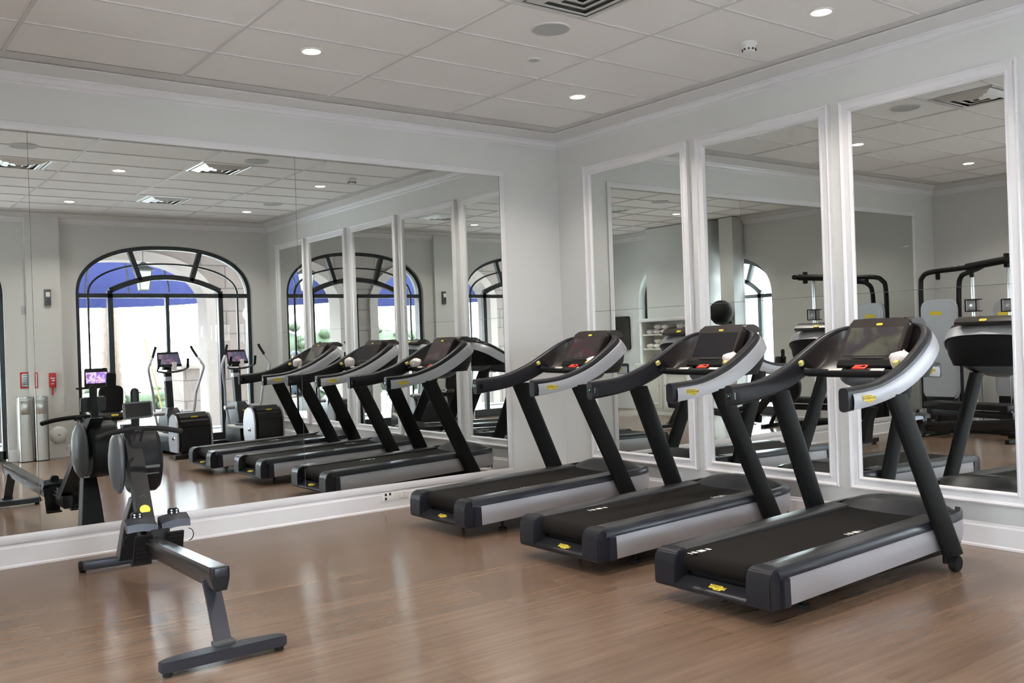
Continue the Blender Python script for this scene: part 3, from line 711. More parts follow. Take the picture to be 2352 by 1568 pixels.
    # foot stretcher wings, pegs, heel plates and straps
    fy = 1.60
    for s in (-1, 1):
        w = MB(); rings = []
        for k in range(9):
            t = k/8; x = cx+s*(.012+.165*t); rise = .012*math.sin(t*PI)+.010*t*t
            d = .055*(1-.25*t)
            rings.append([(x, fy-d, .335+rise-.006), (x, fy-d+.006, .372+rise), (x, fy+d, .398+rise), (x, fy+d+.004, .36+rise), (x, fy, .325+rise)])
        w.loft(rings); w.build('foot_wing', 'greymetal', r, ang=.7)
        pg = MB().prism(rrect(.062, .055, .020), 'y', -.02, .02, .006).build('strap_block', 'black', r, loc=(cx+s*.105, fy+.06, .415))
        dm = MB()
        for px in (-.015, .015):
            for pz in (-.014, 0, .014): dm.cyl((px, -.0225, pz), (px, -.019, pz), .0052, n=10)
        d_ = dm.build('hole_dots', 'white', pg); d_['kind'] = 'stuff'
        hp = MB().prism([(-.052, 0), (.052, 0), (.048, .19), (-.048, .19)], 'y', -.008, .008, .004).build('heel_plate', 'black', r, loc=(cx+s*.088-.012, fy-.02, .155)); hp.rotation_euler = (.42, 0, 0)
        rb = MB()
        for k in range(6): rb.box((0, -.010, .025+.027*k), (.078, .005, .010), .001)
        rb.build('tread_rib', 'rubber', hp)['kind'] = 'stuff'
        MB().box((cx+s*.088-.012, fy+.0, .150), (.112, .05, .014), .004).build('heel_lip', 'black', r)
        st = [(cx+s*.17+s*.028*math.cos(a), fy-.02, .285+.036*math.sin(a)) for a in [PI*(.5-1.0*k/12) for k in range(13)]]
        MB().tube(st, .006, 8, flat=.4).build('foot_strap', 'rubber', r)
    MB().span((cx-.055, fy-.06, .20), (cx+.055, fy+.12, .345), .008).build('stretcher_block', 'black', r)
    return r
make_rower()

# ------------------------------------------------------------------ cross trainers and the recumbent bike by the arched window (seen in the mirror)
def make_elliptical(loc, rz, label):
    r = empty('cross_trainer', loc, math.radians(rz), label, 'cross trainer', 'cross trainers facing the arched window')
    prof = [(y*.66-.05, z) for y, z in [(-.25, .06), (.22, .06), (.27, .18), (.27, .38), (.20, .53), (.05, .585), (-.12, .575), (-.22, .50), (-.265, .36), (-.27, .18)]]
    m = MB(); m.prism(prof, 'x', -.215, .215, .03); m.build('flywheel_housing', 'black', r, ang=.5)
    for s in (-1, 1):
        q = MB(); pp = [((y+.05)*.93-.05, .32+(z-.32)*.95) for y, z in prof]; q.prism(pp, 'x', s*.214, s*.236, .02); c = q.build('side_cover', 'silver', r, ang=.5)
        MB().ball((s*.236, -.06, .26), (.008, .05, .035), 14).build('cover_emblem', 'chrome', c)
    MB().prism(rrect(.09, .022, .008), 'y', 0, .004).build('badge', 'yellow', r, loc=(0, -.196, .525)).rotation_euler = (.75, 0, 0)
    MB().span((-.214, -.232, .415), (.214, -.222, .422)).build('housing_seam', 'ink', r)
    m = MB(); m.span((-.30, -.30, 0), (.30, -.20, .06), .012); m.span((-.07, -.25, .02), (.07, .95, .09), .01); m.span((-.30, .85, 0), (.30, .95, .06), .012); m.build('base_frame', 'black', r)
    m = MB(); m.loft([[(-.13*w, y0, z), (.13*w, y0, z), (.13*w, y1, z), (-.13*w, y1, z)] for z, y0, y1, w in ((.05, .38, .82, 1), (.30, .40, .82, 1), (.50, .48, .80, .85), (.62, .58, .78, .5))]); m.build('front_shroud', 'charcoal', r)
    MB().prism(rrect(.10, .024, .008), 'y', 0, .004).build('badge', 'yellow', r, loc=(0, .455, .50)).rotation_euler = (.45, 0, 0)
    m = MB(); m.loft([[(-.045, y-.035, z), (.045, y-.035, z), (.045, y+.035, z), (-.045, y+.035, z)] for y, z in ((.66, .45), (.70, .85), (.73, 1.10))]); m.build('mast', 'charcoal', r)
    MB().span((-.047, .68, .98), (.047, .765, 1.04), .004).build('mast_collar', 'silver', r)
    d = MB().prism([(-.165, -.105), (.165, -.105), (.145, .105), (-.145, .105)], 'y', -.016, .022, .006).build('display', 'black', r, loc=(0, .66, 1.275)); d.rotation_euler = (-.35, 0, 0)
    MB().prism([(-.148, -.075), (.148, -.075), (.138, .07), (-.138, .07)], 'y', -.019, -.015).build('screen', 'scr_dim', d)
    MB().box((0, .70, 1.15), (.15, .10, .04), .012).build('bottle_tray', 'black', r)
    MB().lathe([(.0005, 0), (.036, 0), (.038, .10), (.033, .105), (.0005, .105)], (-.06, .635, 1.13), 'z', 18).build('paper_cup', 'white', r)
    hd = MB().tube(smooth_path([(-.20, .50, 1.16), (-.17, .62, 1.12), (-.06, .68, 1.10), (.06, .68, 1.10), (.17, .62, 1.12), (.20, .50, 1.16)], 5), .014, 10).build('fixed_handle', 'darkgrey', r)
    for s in (-1, 1): MB().tube([(s*.20, .50, 1.16), (s*.19, .46, 1.28)], .018, 10).build('grip', 'rubber', hd)
    for s in (-1, 1):
        ph = .06*s
        a = MB().tube(smooth_path([(s*.20, .56, .30), (s*.25, .50+ph, .60), (s*.27, .47+ph, .82), (s*.335, .40+ph, 1.08), (s*.345, .38+ph, 1.18), (s*.28, .42+ph, 1.30)], 6), .017, 10).build('moving_arm', 'silver', r)
        MB().tube([(s*.28, .42+ph, 1.30), (s*.235, .46+ph, 1.40), (s*.215, .47+ph, 1.45)], .019, 10).build('grip', 'rubber', a)
        MB().cyl((s*.12, .56, .55), (s*.27, .56, .55), .03, n=16).build('arm_pivot', 'silver', r)
        lk = MB(); lk.tube([(s*.21, .57, .28), (s*.16, .30, .20+.08*(s > 0)), (s*.20, .02, .30)], .028, 10); lk.build('pedal_arm', 'white', r)
        MB().box((s*.15, .22, .27+.05*(s > 0)), (.13, .36, .035), .012).build('pedal', 'black', r)
    return r
make_elliptical((-1.80, -5.55, 0), 177, 'black and silver cross trainer standing before the middle of the arched window')
make_elliptical((-.66, -5.90, 0), 172, 'black and silver cross trainer by the right-hand jamb of the arched window')

r = empty('recumbent_bike', (-2.66, -5.98, 0), math.radians(178), 'black recumbent exercise bike with a high seat back and colourful screen', 'exercise bike')
m = MB(); m.prism(rrect(.30, .36, .07), 'y', -.03, .03, .02); sb = m.build('seat_back', 'black', r, loc=(0, -.02, .79)); sb.rotation_euler = (.12, 0, 0)
MB().prism(rrect(.115, .20, .03), 'y', -.025, .025, .015).build('headrest', 'black', sb, loc=(0, .0, .25))
MB().box((0, .20, .55), (.36, .40, .09), .04).build('seat', 'black', r)
m = MB(); m.span((-.17, -.10, .56), (.17, -.02, .62), .02); m.build('seat_bracket', 'dish', r)
MB().prism(rrect(.09, .024, .008), 'y', -.004, 0).build('badge', 'yellow', r, loc=(-.02, -.102, .59))
for s in (-1, 1): MB().tube(smooth_path([(s*.16, -.02, .58), (s*.25, .02, .60), (s*.27, .14, .66), (s*.27, .26, .66)], 5), .016, 10).build('side_handle', 'silver', r)
m = MB(); m.span((-.08, -.20, .04), (.08, .90, .16), .03); m.span((-.28, -.24, 0), (.28, -.14, .07), .02); m.span((-.28, .86, 0), (.28, .95, .07), .02); m.span((-.06, .05, .12), (.06, .28, .52), .02); m.build('frame', 'charcoal', r)
m = MB(); m.prism([(.50, .12), (.92, .12), (.95, .45), (.86, .72), (.70, .74), (.54, .48)], 'x', -.10, .10, .04); m.build('drive_housing', 'charcoal', r, ang=.5)
m = MB(); m.loft([[(-.04, y-.03, z), (.04, y-.03, z), (.04, y+.03, z), (-.04, y+.03, z)] for y, z in ((.80, .68), (.76, .95))]); m.build('mast', 'charcoal', r)
d = MB().prism([(-.16, -.13), (.16, -.13), (.145, .13), (-.145, .13)], 'y', -.015, .02, .006).build('display', 'black', r, loc=(-.03, .72, 1.06)); d.rotation_euler = (-.15, 0, 0)
MB().span((-.138, -.018, -.075), (.138, -.014, .075)).build('screen', 'scr_purple', d)
MB().tube(smooth_path([(-.26, .58, .93), (-.15, .66, .93), (0, .71, .93), (.15, .66, .93), (.26, .58, .93)], 5), .015, 10).build('handlebar', 'rubber', r)
for s in (-1, 1): MB().box((s*.16,   .74+.10*s, .34+.10*s), (.10, .10, .03), .01).build('pedal', 'black', r)
# ------------------------------------------------------------------ fittings along the walls
for x, lab in ((-3.525, 'brushed steel waste bin nearer the tall window, left of the pair against the pier'), (-3.335, 'brushed steel waste bin on the right of the pair, beside the round white cover')):
    r = empty('waste_bin', (x, FRONT+.20, 0), label=lab, cat='bin', group='steel waste bins')
    MB().prism(rrect(.165, .22, .02), 'z', .012, .84).build('body', 'steel', r)
    MB().prism(rrect(.17, .225, .022), 'z', .838, .852, .003).build('rim', 'chrome', r)
    MB().prism(rrect(.155, .21, .02), 'z', 0, .014).build('plinth', 'rubber', r)
    MB().span((-.055, .1095, .62), (.055, .1125, .80), .001).build('flap', 'steel', r)
PF = FRONT+.07
r = empty('fire_sign', (-3.46, FRONT, 1.065), label='square red framed notice with white lines on black, left of the pier', cat='sign')
MB().span((-.068, .001, -.108), (.068, .010, .108), .002).build('frame', 'red', r); MB().span((-.050, .009, -.085), (.050, .012, .085)).build('panel', 'gloss', r)
m = MB()
for k in range(6): m.span((-.038, .0115, .06-.024*k), (.038-.012*(k % 3), .0126, .067-.024*k))
m.build('notice_lines', 'darkgrey', r)['kind'] = 'stuff'
r = empty('red_strip_sign', (-3.345, PF, 1.06), label='narrow upright red strip sign on the edge of the pier', cat='sign')
MB().span((-.018, -.002, -.105), (.018, .008, .105), .002).build('board', 'red', r); MB().span((-.006, .0075, -.09), (.006, .009, .09)).build('stripe', 'white', r)
r = empty('fire_alarm', (-3.15, PF, 1.05), label='small red fire alarm call point on the pier by the window', cat='alarm')
MB().span((-.043, -.002, -.10), (.043, .038, .10), .006).build('body', 'red', r)
m = MB(); m.span((-.028, .037, .020), (.028, .041, .034)); m.span((-.010, .037, -.012), (.024, .041, .004)); m.span((-.020, .037, -.052), (.012, .041, -.042)); m.build('lettering_strips', 'white', r)['kind'] = 'stuff'
MB().span((-.014, .012, -.20), (.010, .020, -.103), .003).build('pull_tag', 'red', r)
r = empty('alarm_strobe', (-3.175, PF, 2.165), label='grey wall alarm strobe high on the pier', cat='alarm')
MB().span((-.040, -.002, -.11), (.040, .035, .11), .006).build('housing', 'greyplast', r); MB().span((-.026, .034, .005), (.026, .055, .07), .008).build('lens', 'white', r)
m = MB(); m.cyl((0, .034, -.055), (0, .042, -.055), .026, n=20); m.build('sounder', 'darkgrey', r)
r = empty('wall_plate', (-3.455, FRONT, 2.0), label='blank grey wall plate left of the pier', cat='wall plate'); MB().span((-.032, .001, -.055), (.032, .008, .055), .002).build('plate', 'speaker', r); MB().span((-.012, .0075, -.02), (.012, .011, .02), .001).build('rocker', 'speaker', r)
r = empty('round_cover', (-3.095, PF, .31), label='round white cover low on the pier, beside the steel bins', cat='cover')
MB().lathe([(.0005, .040), (.05, .038), (.095, .026), (.112, .010), (.114, -.002), (.0005, -.002)], (0, 0, 0), 'y', 32).build('shell', 'white', r); MB().ball((0, .040, 0), (.014, .006, .006), 12).build('keyhole', 'darkgrey', r)
# outlets on the wall below the big mirror
r = empty('data_outlet', (-1.970, -.0185, .112), label='white wall plate with three black data sockets under the big mirror', cat='outlet')
MB().span((-.055, -.006, -.034), (.055, 0, .034), .002).build('plate', 'white', r)
for x, z in ((-.018, .018), (.022, .020), (-.018, -.016)): MB().span((x-.009, -.0075, z-.011), (x+.009, -.005, z+.011)).build('socket', 'ink', r)
r = empty('power_outlet', (-1.835, -.0185, .114), label='white double power outlet under the big mirror beside the data plate', cat='outlet')
MB().span((-.055, -.006, -.034), (.055, 0, .034), .002).build('plate', 'white', r)
for x in (-.024, .024):
    MB().span((x-.018, -.0085, -.026), (x+.018, -.005, .026), .004).build('socket', 'white', r)
    m = MB(); m.span((x-.008, -.0095, .006), (x-.006, -.008, .016)); m.span((x+.006, -.0095, .006), (x+.008, -.008, .016)); m.cyl((x, -.0095, -.008), (x, -.008, -.008), .003, n=8); m.build('socket_slots', 'darkgrey', r)['kind'] = 'stuff'
r = empty('power_outlet', (-.001, -6.25, .215), label='white power outlet on the framed-mirror wall near the window corner', cat='outlet')
MB().span((-.006, -.04, -.06), (0, .04, .06), .002).build('plate', 'white', r)
for z in (-.024, .024): MB().span((-.009, -.016, z-.016), (-.005, .016, z+.016), .003).build('socket', 'darkgrey', r)

# ------------------------------------------------------------------ far side of the room, seen in the framed mirrors
r = empty('cable_machine', (-5.95, -.85, 0), label='silver and black cable crossover machine standing beside the big mirror', cat='gym machine')
L = lambda X, Y, Z: (X+5.95, Y+.85, Z)
def bent(nm, pts, rad, mt='black', n=6): return MB().tube(smooth_path([L(*p) for p in pts], n), rad, 12).build(nm, mt, r)
bent('arch_tube', [(-5.98, -.26, .3), (-5.98, -.26, 1.2), (-5.98, -.26, 1.88), (-5.96, -.30, 2.02), (-5.94, -.42, 2.075), (-5.90, -.8, 2.09), (-5.86, -1.15, 2.11)], .032)
bent('arch_tube', [(-6.25, -.62, .3), (-6.25, -.62, 1.3), (-6.25, -.63, 1.86), (-6.22, -.68, 2.0), (-6.16, -.78, 2.04), (-5.98, -1.0, 2.07), (-5.90, -1.12, 2.10)], .032)
bb = MB().tube([L(-5.90, -.92, 2.10), L(-5.80, -1.52, 2.15)], .046, 14).build('pull_up_beam', 'black', r)
for Y, Z in ((-1.52, 2.15),):
    MB().cyl(L(-5.92, Y, Z), L(-5.68, Y, Z), .034, n=16).build('beam_grip', 'rubber', bb)
MB().box(L(-5.84, -1.44, 2.14), (.06, .05, .17), .008).build('beam_clamp', 'black', bb)
m = MB()
for k in range(2): m.ball(L(-5.93+.02*k, -.72-.10*k, 2.125), .012, 10)
m.build('cap_bolt', 'chrome', r)
for Y, X in ((-.52, -5.94), (-.98, -5.90)):
    MB().prism(rrect(.05, .10, .02), 'y', -.02, .02, .004).build('pulley_hanger', 'black', r, loc=L(X, Y, 2.02))
for (X, Y, w, z0, z1) in ((-5.98, -.50, .47, .42, 1.72), (-6.40, -1.17, .34, .42, 1.68)):
    o = MB().prism(rrect(w, z1-z0, .11), 'x', -.05, .05, .02).build('weight_shroud', 'silver', r, loc=L(X, Y, (z0+z1)/2), ang=.5)
    MB().prism(rrect(w-.10, z1-z0-.12, .07), 'x', .049, .054).build('shroud_panel', 'silver', o)
    bd = MB().prism(rrect(.16, .05, .02), 'x', .053, .058).build('badge', 'yellow', o, loc=(0, .02, (z1-z0)/2-.18))
    MB().span((-.08, -w/2+.05, -(z1-z0)/2-.42), (.06, w/2-.05, -(z1-z0)/2+.04), .01).build('stack_base', 'black', o)
for (X, Y, zp) in ((-6.02, -.93, 1.62), (-5.98, -1.40, 1.60)):
    MB().cyl(L(X, Y, .05), L(X, Y, 2.10), .026, n=16).build('guide_pole', 'chrome', r)
    m = MB(); m.span((-.075, -.075, .068), (.075, .075, .080), .003); m.span((-.075, -.075, -.080), (.075, .075, -.068), .003); m.span((.068, -.075, -.075), (.078, -.062, .075)); m.span((.068, .062, -.075), (.078, .075, .075)); q = m.build('pulley_carriage', 'black', r, loc=L(X, Y, zp))
    MB().span((-.05, -.055, -.066), (.055, .055, .066), .006).build('pulley_block', 'silver', q); MB().cyl((.054, 0, 0), (.066, 0, 0), .016, n=14).build('adjust_knob', 'chrome', q)
    MB().cyl(L(X-.10, Y-.03, .10), L(X-.10, Y-.03, 1.5), .012, n=10).build('guide_rod', 'chrome', r)
m = MB(); m.span((-.35, -.72, 0), (.25, -.60, .07), .01); m.span((-.35, .50, 0), (.25, .62, .07), .01); m.span((-.12, -.72, .01), (.0, .62, .08), .01); m.build('base_frame', 'black', r)
r = empty('weight_bench', (-5.45, -1.20, 0), math.radians(10), 'low black training bench in front of the cable machine', 'bench')
MB().box((0, .05, .40), (.30, 1.15, .075), .02).build('bench_pad', 'black', r); MB().span((-.03, -.5, .26), (.03, .6, .34), .006).build('spine', 'charcoal', r)
for y, d in ((-.45, -.12), (.50, .08)):
    m = MB(); m.tube([(0, y, .28), (0, y+d, .03)], .03, 10); m.build('leg', 'black', r)
    MB().span((-.24, y+d-.03, 0), (.24, y+d+.03, .05), .008).build('floor_bar', 'black', r)

XB = LEFT+.42
r = empty('towel_cabinet', (XB, -4.45, 0), label='white towel cabinet with open shelves above panelled doors', cat='cabinet')
W = .62
MB().span((0, -W, .08), (.42, W, .86), .004).build('lower_body', 'cream', r); MB().span((0, -W-.02, .86), (.45, W+.02, .90), .008).build('counter', 'cream', r); MB().span((0, -W, 0), (.40, W, .08), .004).build('plinth', 'cream', r)
for yc in (-.31, .31):
    d = MB().span((.42, yc-.285, .12), (.438, yc+.285, .83), .003).build('door', 'cream', r)
    m = MB(); rg = []
    for w, h in ((0, 0), (0, .012), (.012, .016), (.024, .010), (.03, 0)):
        rg.append([(.438+h, yc-.22+w, .19+w), (.438+h, yc+.22-w, .19+w), (.438+h, yc+.22-w, .76-w), (.438+h, yc-.22+w, .76-w)])
    m.loft([[q[j] for q in rg] for j in range(4)], closed_ring=False, caps=False, closed_path=True); m.build('panel_moulding', 'trim', d, ang=.3)
    MB().ball((.452, yc-.24*(1 if yc > 0 else -1), .52), .014, 12).build('knob', 'chrome', d)
for s in (-1, 1): MB().span((0, s*(W-.03), .90), (.30, s*W, 1.64)).build('side_panel', 'cream', r)
MB().span((0, -W, .90), (.012, W, 1.64)).build('back_panel', 'cream', r)
MB().span((0, -W-.03, 1.62), (.34, W+.03, 1.68), .012).build('cornice', 'trim', r)
for z in (1.13, 1.38): MB().span((.012, -W+.03, z), (.29, W-.03, z+.022)).build('shelf', 'cream', r)
tw = None
for z in (1.1525, 1.4025):
    for j in range(6):
        for lv in range(2 if j % 3 else 1):
            y = -4.45-.46+.175*j+(.02 if lv else 0)
            if tw is None:
                m = MB(); rings = []
                for k in range(9):
                    x = .02+.235*k/8; q = .92 if k in (0, 8) else 1
                    rings.append([(x, q*(.078+.006*math.sin(3*a))*math.cos(a), .042+q*.042*math.sin(a)+.002*math.sin(2*a)) for a in [2*PI*i/16 for i in range(16)]])
                m.loft(rings); tw = m.build('rolled_towel', 'towel', None, ang=2.); o = tw
            else: o = tw.copy(); COL.objects.link(o)
            o.location = (XB, y, z+.083*lv); tag(o, 'white rolled towel lying on an open shelf of the white cabinet', 'towel', 'rolled towels on the cabinet shelves')
r = empty('exercise_mat', (LEFT, -6.31, 1.12), label='ribbed black exercise mat hanging flat on the far side wall', cat='mat')
MB().prism(rrect(.48, .645, .05), 'x', -.002, .034, .002).build('mat_body', 'mat', r, loc=(0, 0, .3225)); m = MB()
for y in (-.15, .15): m.cyl((.002, y, .605), (.045, y, .605), .008, n=10)
m.build('hook', 'chrome', r)
r = empty('ball_holder', (LEFT+.30, -3.40, 1.52), label='wall-mounted black dish that carries the exercise ball', cat='bracket')
MB().lathe([(.0005, .0), (.08, .016), (.13, .046), (.134, .040), (.09, .006), (.0005, -.012)], (.22, 0, 0), 'z', 28).build('dish', 'black', r); MB().span((0, -.03, .01), (.075, .03, .05), .004).build('wall_bracket', 'black', r)
bl = MB().ball((0, 0, 0), .20, 36).build('exercise_ball', 'rubber'); bl.location = (LEFT+.52, -3.40, 1.52+.201); tag(bl, 'large black exercise ball resting in a wall dish by the side window', 'ball')
# ------------------------------------------------------------------ outside: stone arcade, awning, palms, planting
struct(MB().span((-45, -60, -.16), (30, FRONT-.3, -.06)).build('ground_paving', 'paving')); struct(MB().span((-45, FRONT-.3, -.16), (LEFT-.3, 30, -.06)).build('ground_side', 'paving'))
OA = (-1.35, 1.42, 2.2, .80, 2.2); OB = (-5.05, 1.42, 2.2, .80, 2.2)
arched_wall('wall_arcade', 'x', -10.2, -10.65, -9.0, 2.2, 3.9, [OA, OB], 'stone', 'stonecap')
struct(MB().span((-9, -10.65, 3.40), (2.2, FRONT-.3, 3.6)).build('ceiling_arcade', 'stonecap'))
struct(MB().span((1.9, -10.2, -.06), (2.2, FRONT-.3, 3.4)).build('wall_arcade_end', 'stoney'))
t = struct(MB().span((-9, -10.2, 3.18), (1.9, -10.06, 3.4), .02).build('trim_5', 'stonecap'))
for c, a, zs, b, n in (OA, OB):
    m = MB(); pts = [(c-(a+.09), .0)]+[(c-(a+.09)*math.cos(PI*k/40), zs+(b+.09)*max(0, 1-abs(math.cos(PI*k/40))**n)**(1/n)) for k in range(41)]+[(c+a+.09, .0)]
    arch_bar(m, pts, 'x', -10.185, .18, .05); struct(m.build('trim_6', 'stonecap', ang=.4))
# blue dome awning beyond the arch
def awning(cx_, lab):
    r = empty('awning', (cx_, -10.66, 2.3), label=lab, cat='awning', group='blue dome awnings')
    m = MB(); g = []; RX, RY, RZ = 1.75, 2.35, .98
    for i in range(13):
        ph = PI/2*i/12; row = []
        for j in range(29):
            th = PI*j/28; row.append((-RX*math.cos(th)*math.cos(ph), -RY*math.sin(th)*math.cos(ph), .28+RZ*math.sin(ph)))
        g.append(row)
    m.loft(g, closed_ring=False, caps=False); m.loft([[(p[0], p[1], .0) for p in g[0]], g[0]], closed_ring=False, caps=False); m.build('canopy', 'sky_blue', r, ang=1.)
    for j in range(2, 28, 4):
        th = PI*j/28; MB().tube([(-RX*.985*math.cos(th)*math.cos(q), -RY*.985*math.sin(th)*math.cos(q), .27+RZ*.985*math.sin(q)) for q in [PI/2*k/12 for k in range(13)]], .018, 6).build('rib', 'iron', r)
awning(-1.35, 'blue domed canvas awning outside the big arched window'); awning(-5.05, 'blue domed canvas awning outside the second arch, farther from the framed mirrors')
# hanging lantern under the arcade
r = empty('lantern', (-1.42, -8.75, 2.36), label='hanging lantern with frosted panes under the arcade ceiling', cat='lantern')
m = MB(); m.loft([[(x*w, y*w, z) for x, y in ((-1, -1), (1, -1), (1, 1), (-1, 1))] for z, w in ((.03, .07), (.33, .105))]); m.build('panes', 'lanternglass', r, smooth=False)
m = MB()
for x in (-1, 1):
    for y in (-1, 1): m.tube([(x*.072, y*.072, .02), (x*.107, y*.107, .34)],   .007, 6)
m.tube([(x*.072, y*.072, .025) for x, y in ((-1, -1), (1, -1), (1, 1), (-1, 1))],   .007, 6, closed=True); m.build('cage', 'iron', r)
m = MB(); m.loft([[(x*w, y*w, z) for x, y in ((-1, -1), (1, -1), (1, 1), (-1, 1))] for z, w in ((.33, .135), (.35, .135), (.41, .065), (.45, .05), (.48, .02))]); m.build('roof', 'iron', r, smooth=False)
MB().tube([(0, 0, .46), (0, 0, 1.05)], .008, 6).build('chain', 'iron', r)
r = empty('globe_lamp', (.36, -8.75, -.06), label='white globe lamp on a pale post under the arcade', cat='lamp')
MB().ball((0, 0, 2.05), .15, 24).build('globe', 'lanternglass', r); MB().lathe([(.05, 0), (.16, 0), (.16, .10), (.06, .16), (.05, 1.2), (.045, 1.8), (.08, 1.86), (.09, 1.92), (.0005, 1.92)], (0, 0, 0), 'z', 20).build('post', 'stonecap', r)
def palm(x, y, h, rad, lean, lab):
    r = empty('palm_tree', (x, y, -.06), label=lab, cat='palm', group='palms beyond the awning'); rnd = random.Random(int(abs(x*100)))
    m = MB(); rings = []
    for k in range(int(h/.11)):
        z = k*.11; rr = rad*(1.18-.32*min(1, z/2.2))*(1.06 if k % 2 else .95); rings.append([(lean*z*z/h+rr*math.cos(a)*(1+.05*rnd.uniform(-1, 1)), rr*math.sin(a)*(1+.05*rnd.uniform(-1, 1)), z) for a in [2*PI*i/14 for i in range(14)]])
    m.loft(rings); m.build('trunk', 'bark', r, ang=.9)
    f = MB(); top = Vector((lean*h, 0, h))
    for k in range(22):
        a = 2*PI*k/22+rnd.uniform(-.1, .1); el = rnd.uniform(-.2, 1.1); Lf = 2.2; d = Vector((math.cos(a), math.sin(a), 0)); side = Vector((-math.sin(a), math.cos(a), 0))
        P = [top+d*Lf*t*math.cos(el*(1-t))+Vector((0, 0, Lf*(t*math.sin(el)-.55*t*t))) for t in [i/6 for i in range(7)]]
        f.loft([[p-side*w+Vector((0, 0, -w*.5)), p, p+side*w+Vector((0, 0, -w*.5))] for p, w in zip(P, (.05, .22, .30, .30, .25, .16, .03))], closed_ring=False, caps=False)
    f.build('fronds', 'palm', r)
palm(-.62, -14.1, 7.0, .20, -.012, 'thick-trunked palm tree right beyond the blue awning'); palm(-.72, -17.2, 7.5, .20, .01, 'second palm tree standing farther off, left of the thick-trunked one'); palm(3.4, -18.5, 7.2, .17, .0, 'slender palm tree beyond the stone planter, farthest right')
def shrub(name, mat, blobs, seed, n=40, name2='foliage', par=None):
    rnd = random.Random(seed); m = MB()
    for (c, rr) in blobs:
        for _ in range(n):
            u = Vector((rnd.gauss(0, 1), rnd.gauss(0, 1), rnd.gauss(0, 1))).normalized(); p = Vector(c)+Vector((u.x*rr[0], u.y*rr[1], abs(u.z)*rr[2] if c[2] < .3 else u.z*rr[2]))*rnd.uniform(.75, 1.05)
            q = rnd.uniform(.10, .2)*max(rr)**.5; m.ball(p, (q, q, q*.8), 6)
        m.ball(c, [x*.85 for x in rr], 10)
    return m.build(name2, mat, par, ang=3.)
for i, (x0, n_, y, h, lab) in enumerate(((-8.5, 7, -15.6, 2.0, 'long clipped green hedge across the terrace, opposite the second arch'), (-1.9, 4, -16.4, .62, 'low green hedge behind the palms, opposite the big arched window'))):
    r = empty('hedge', (x0, y, -.06), label=lab, cat='hedge', group='hedges beyond the arcade')
    shrub('hedge', 'leaf', [((.55+1.0*k, 0, h*.5), (.75, .6, h*.52)) for k in range(n_)], 5+i, 26, 'foliage', r)
r = empty('tree', (-11.5, -2.2, -.06), label='leafy green tree outside the side window', cat='tree'); MB().cyl((0, 0, 0), (0, 0, 2.0), .12, .08, n=12).build('trunk', 'bark', r)
shrub('tree', 'leaf', [((0, 0, 2.5), (1.2, 1.2, 1.0)), ((.3, .8, 2.0), (.8, .8, .7)), ((-.2, -.7, 1.9), (.8, .8, .7))], 11, 45, 'crown', r)
r = empty('stone_planter', (.85, -12.9, -.06), label='square stone planter pillar beyond the arcade, beside the arch', cat='planter')
MB().span((-.5, -.4, 0), (.5, .4, 1.08)).build('pillar', 'stone', r, smooth=False); MB().span((-.56, -.46, 1.08), (.56, .46, 1.18), .02).build('coping', 'stonecap', r)
r = empty('parasol_pole', (-.05, -13.2, -.06), label='thin yellow pole leaning beside the palm trunk', cat='pole'); MB().tube([(.22, 0, 0), (-.14, 0, 1.75)], .018, 8).build('pole', 'polepaint', r); MB().cyl((.22, 0, 0), (.22, 0, .06), .14, n=20).build('foot', 'iron', r)
# terrace railing beyond the second arch
r = empty('terrace_railing', (-4.9, -13.6, -.06), label='white terrace railing with crossed bars beyond the second arch', cat='railing')
for k in range(4): MB().span((-1.5+k-.03, -.03, 0), (-1.5+k+.03, .03, 1.05), .004).build('post', 'white', r)
for z in (1.02, .78, .12): MB().span((-1.53, -.022, z), (1.53, .022, z+.05), .004).build('rail', 'white', r)
for k in range(3):
    m = MB(); m.tube([(-1.5+k, 0, .16), (-.5+k, 0, .77)], .014, 6); m.tube([(-1.5+k, 0, .77), (-.5+k, 0, .16)], .014, 6); m.build('cross_brace', 'white', r)
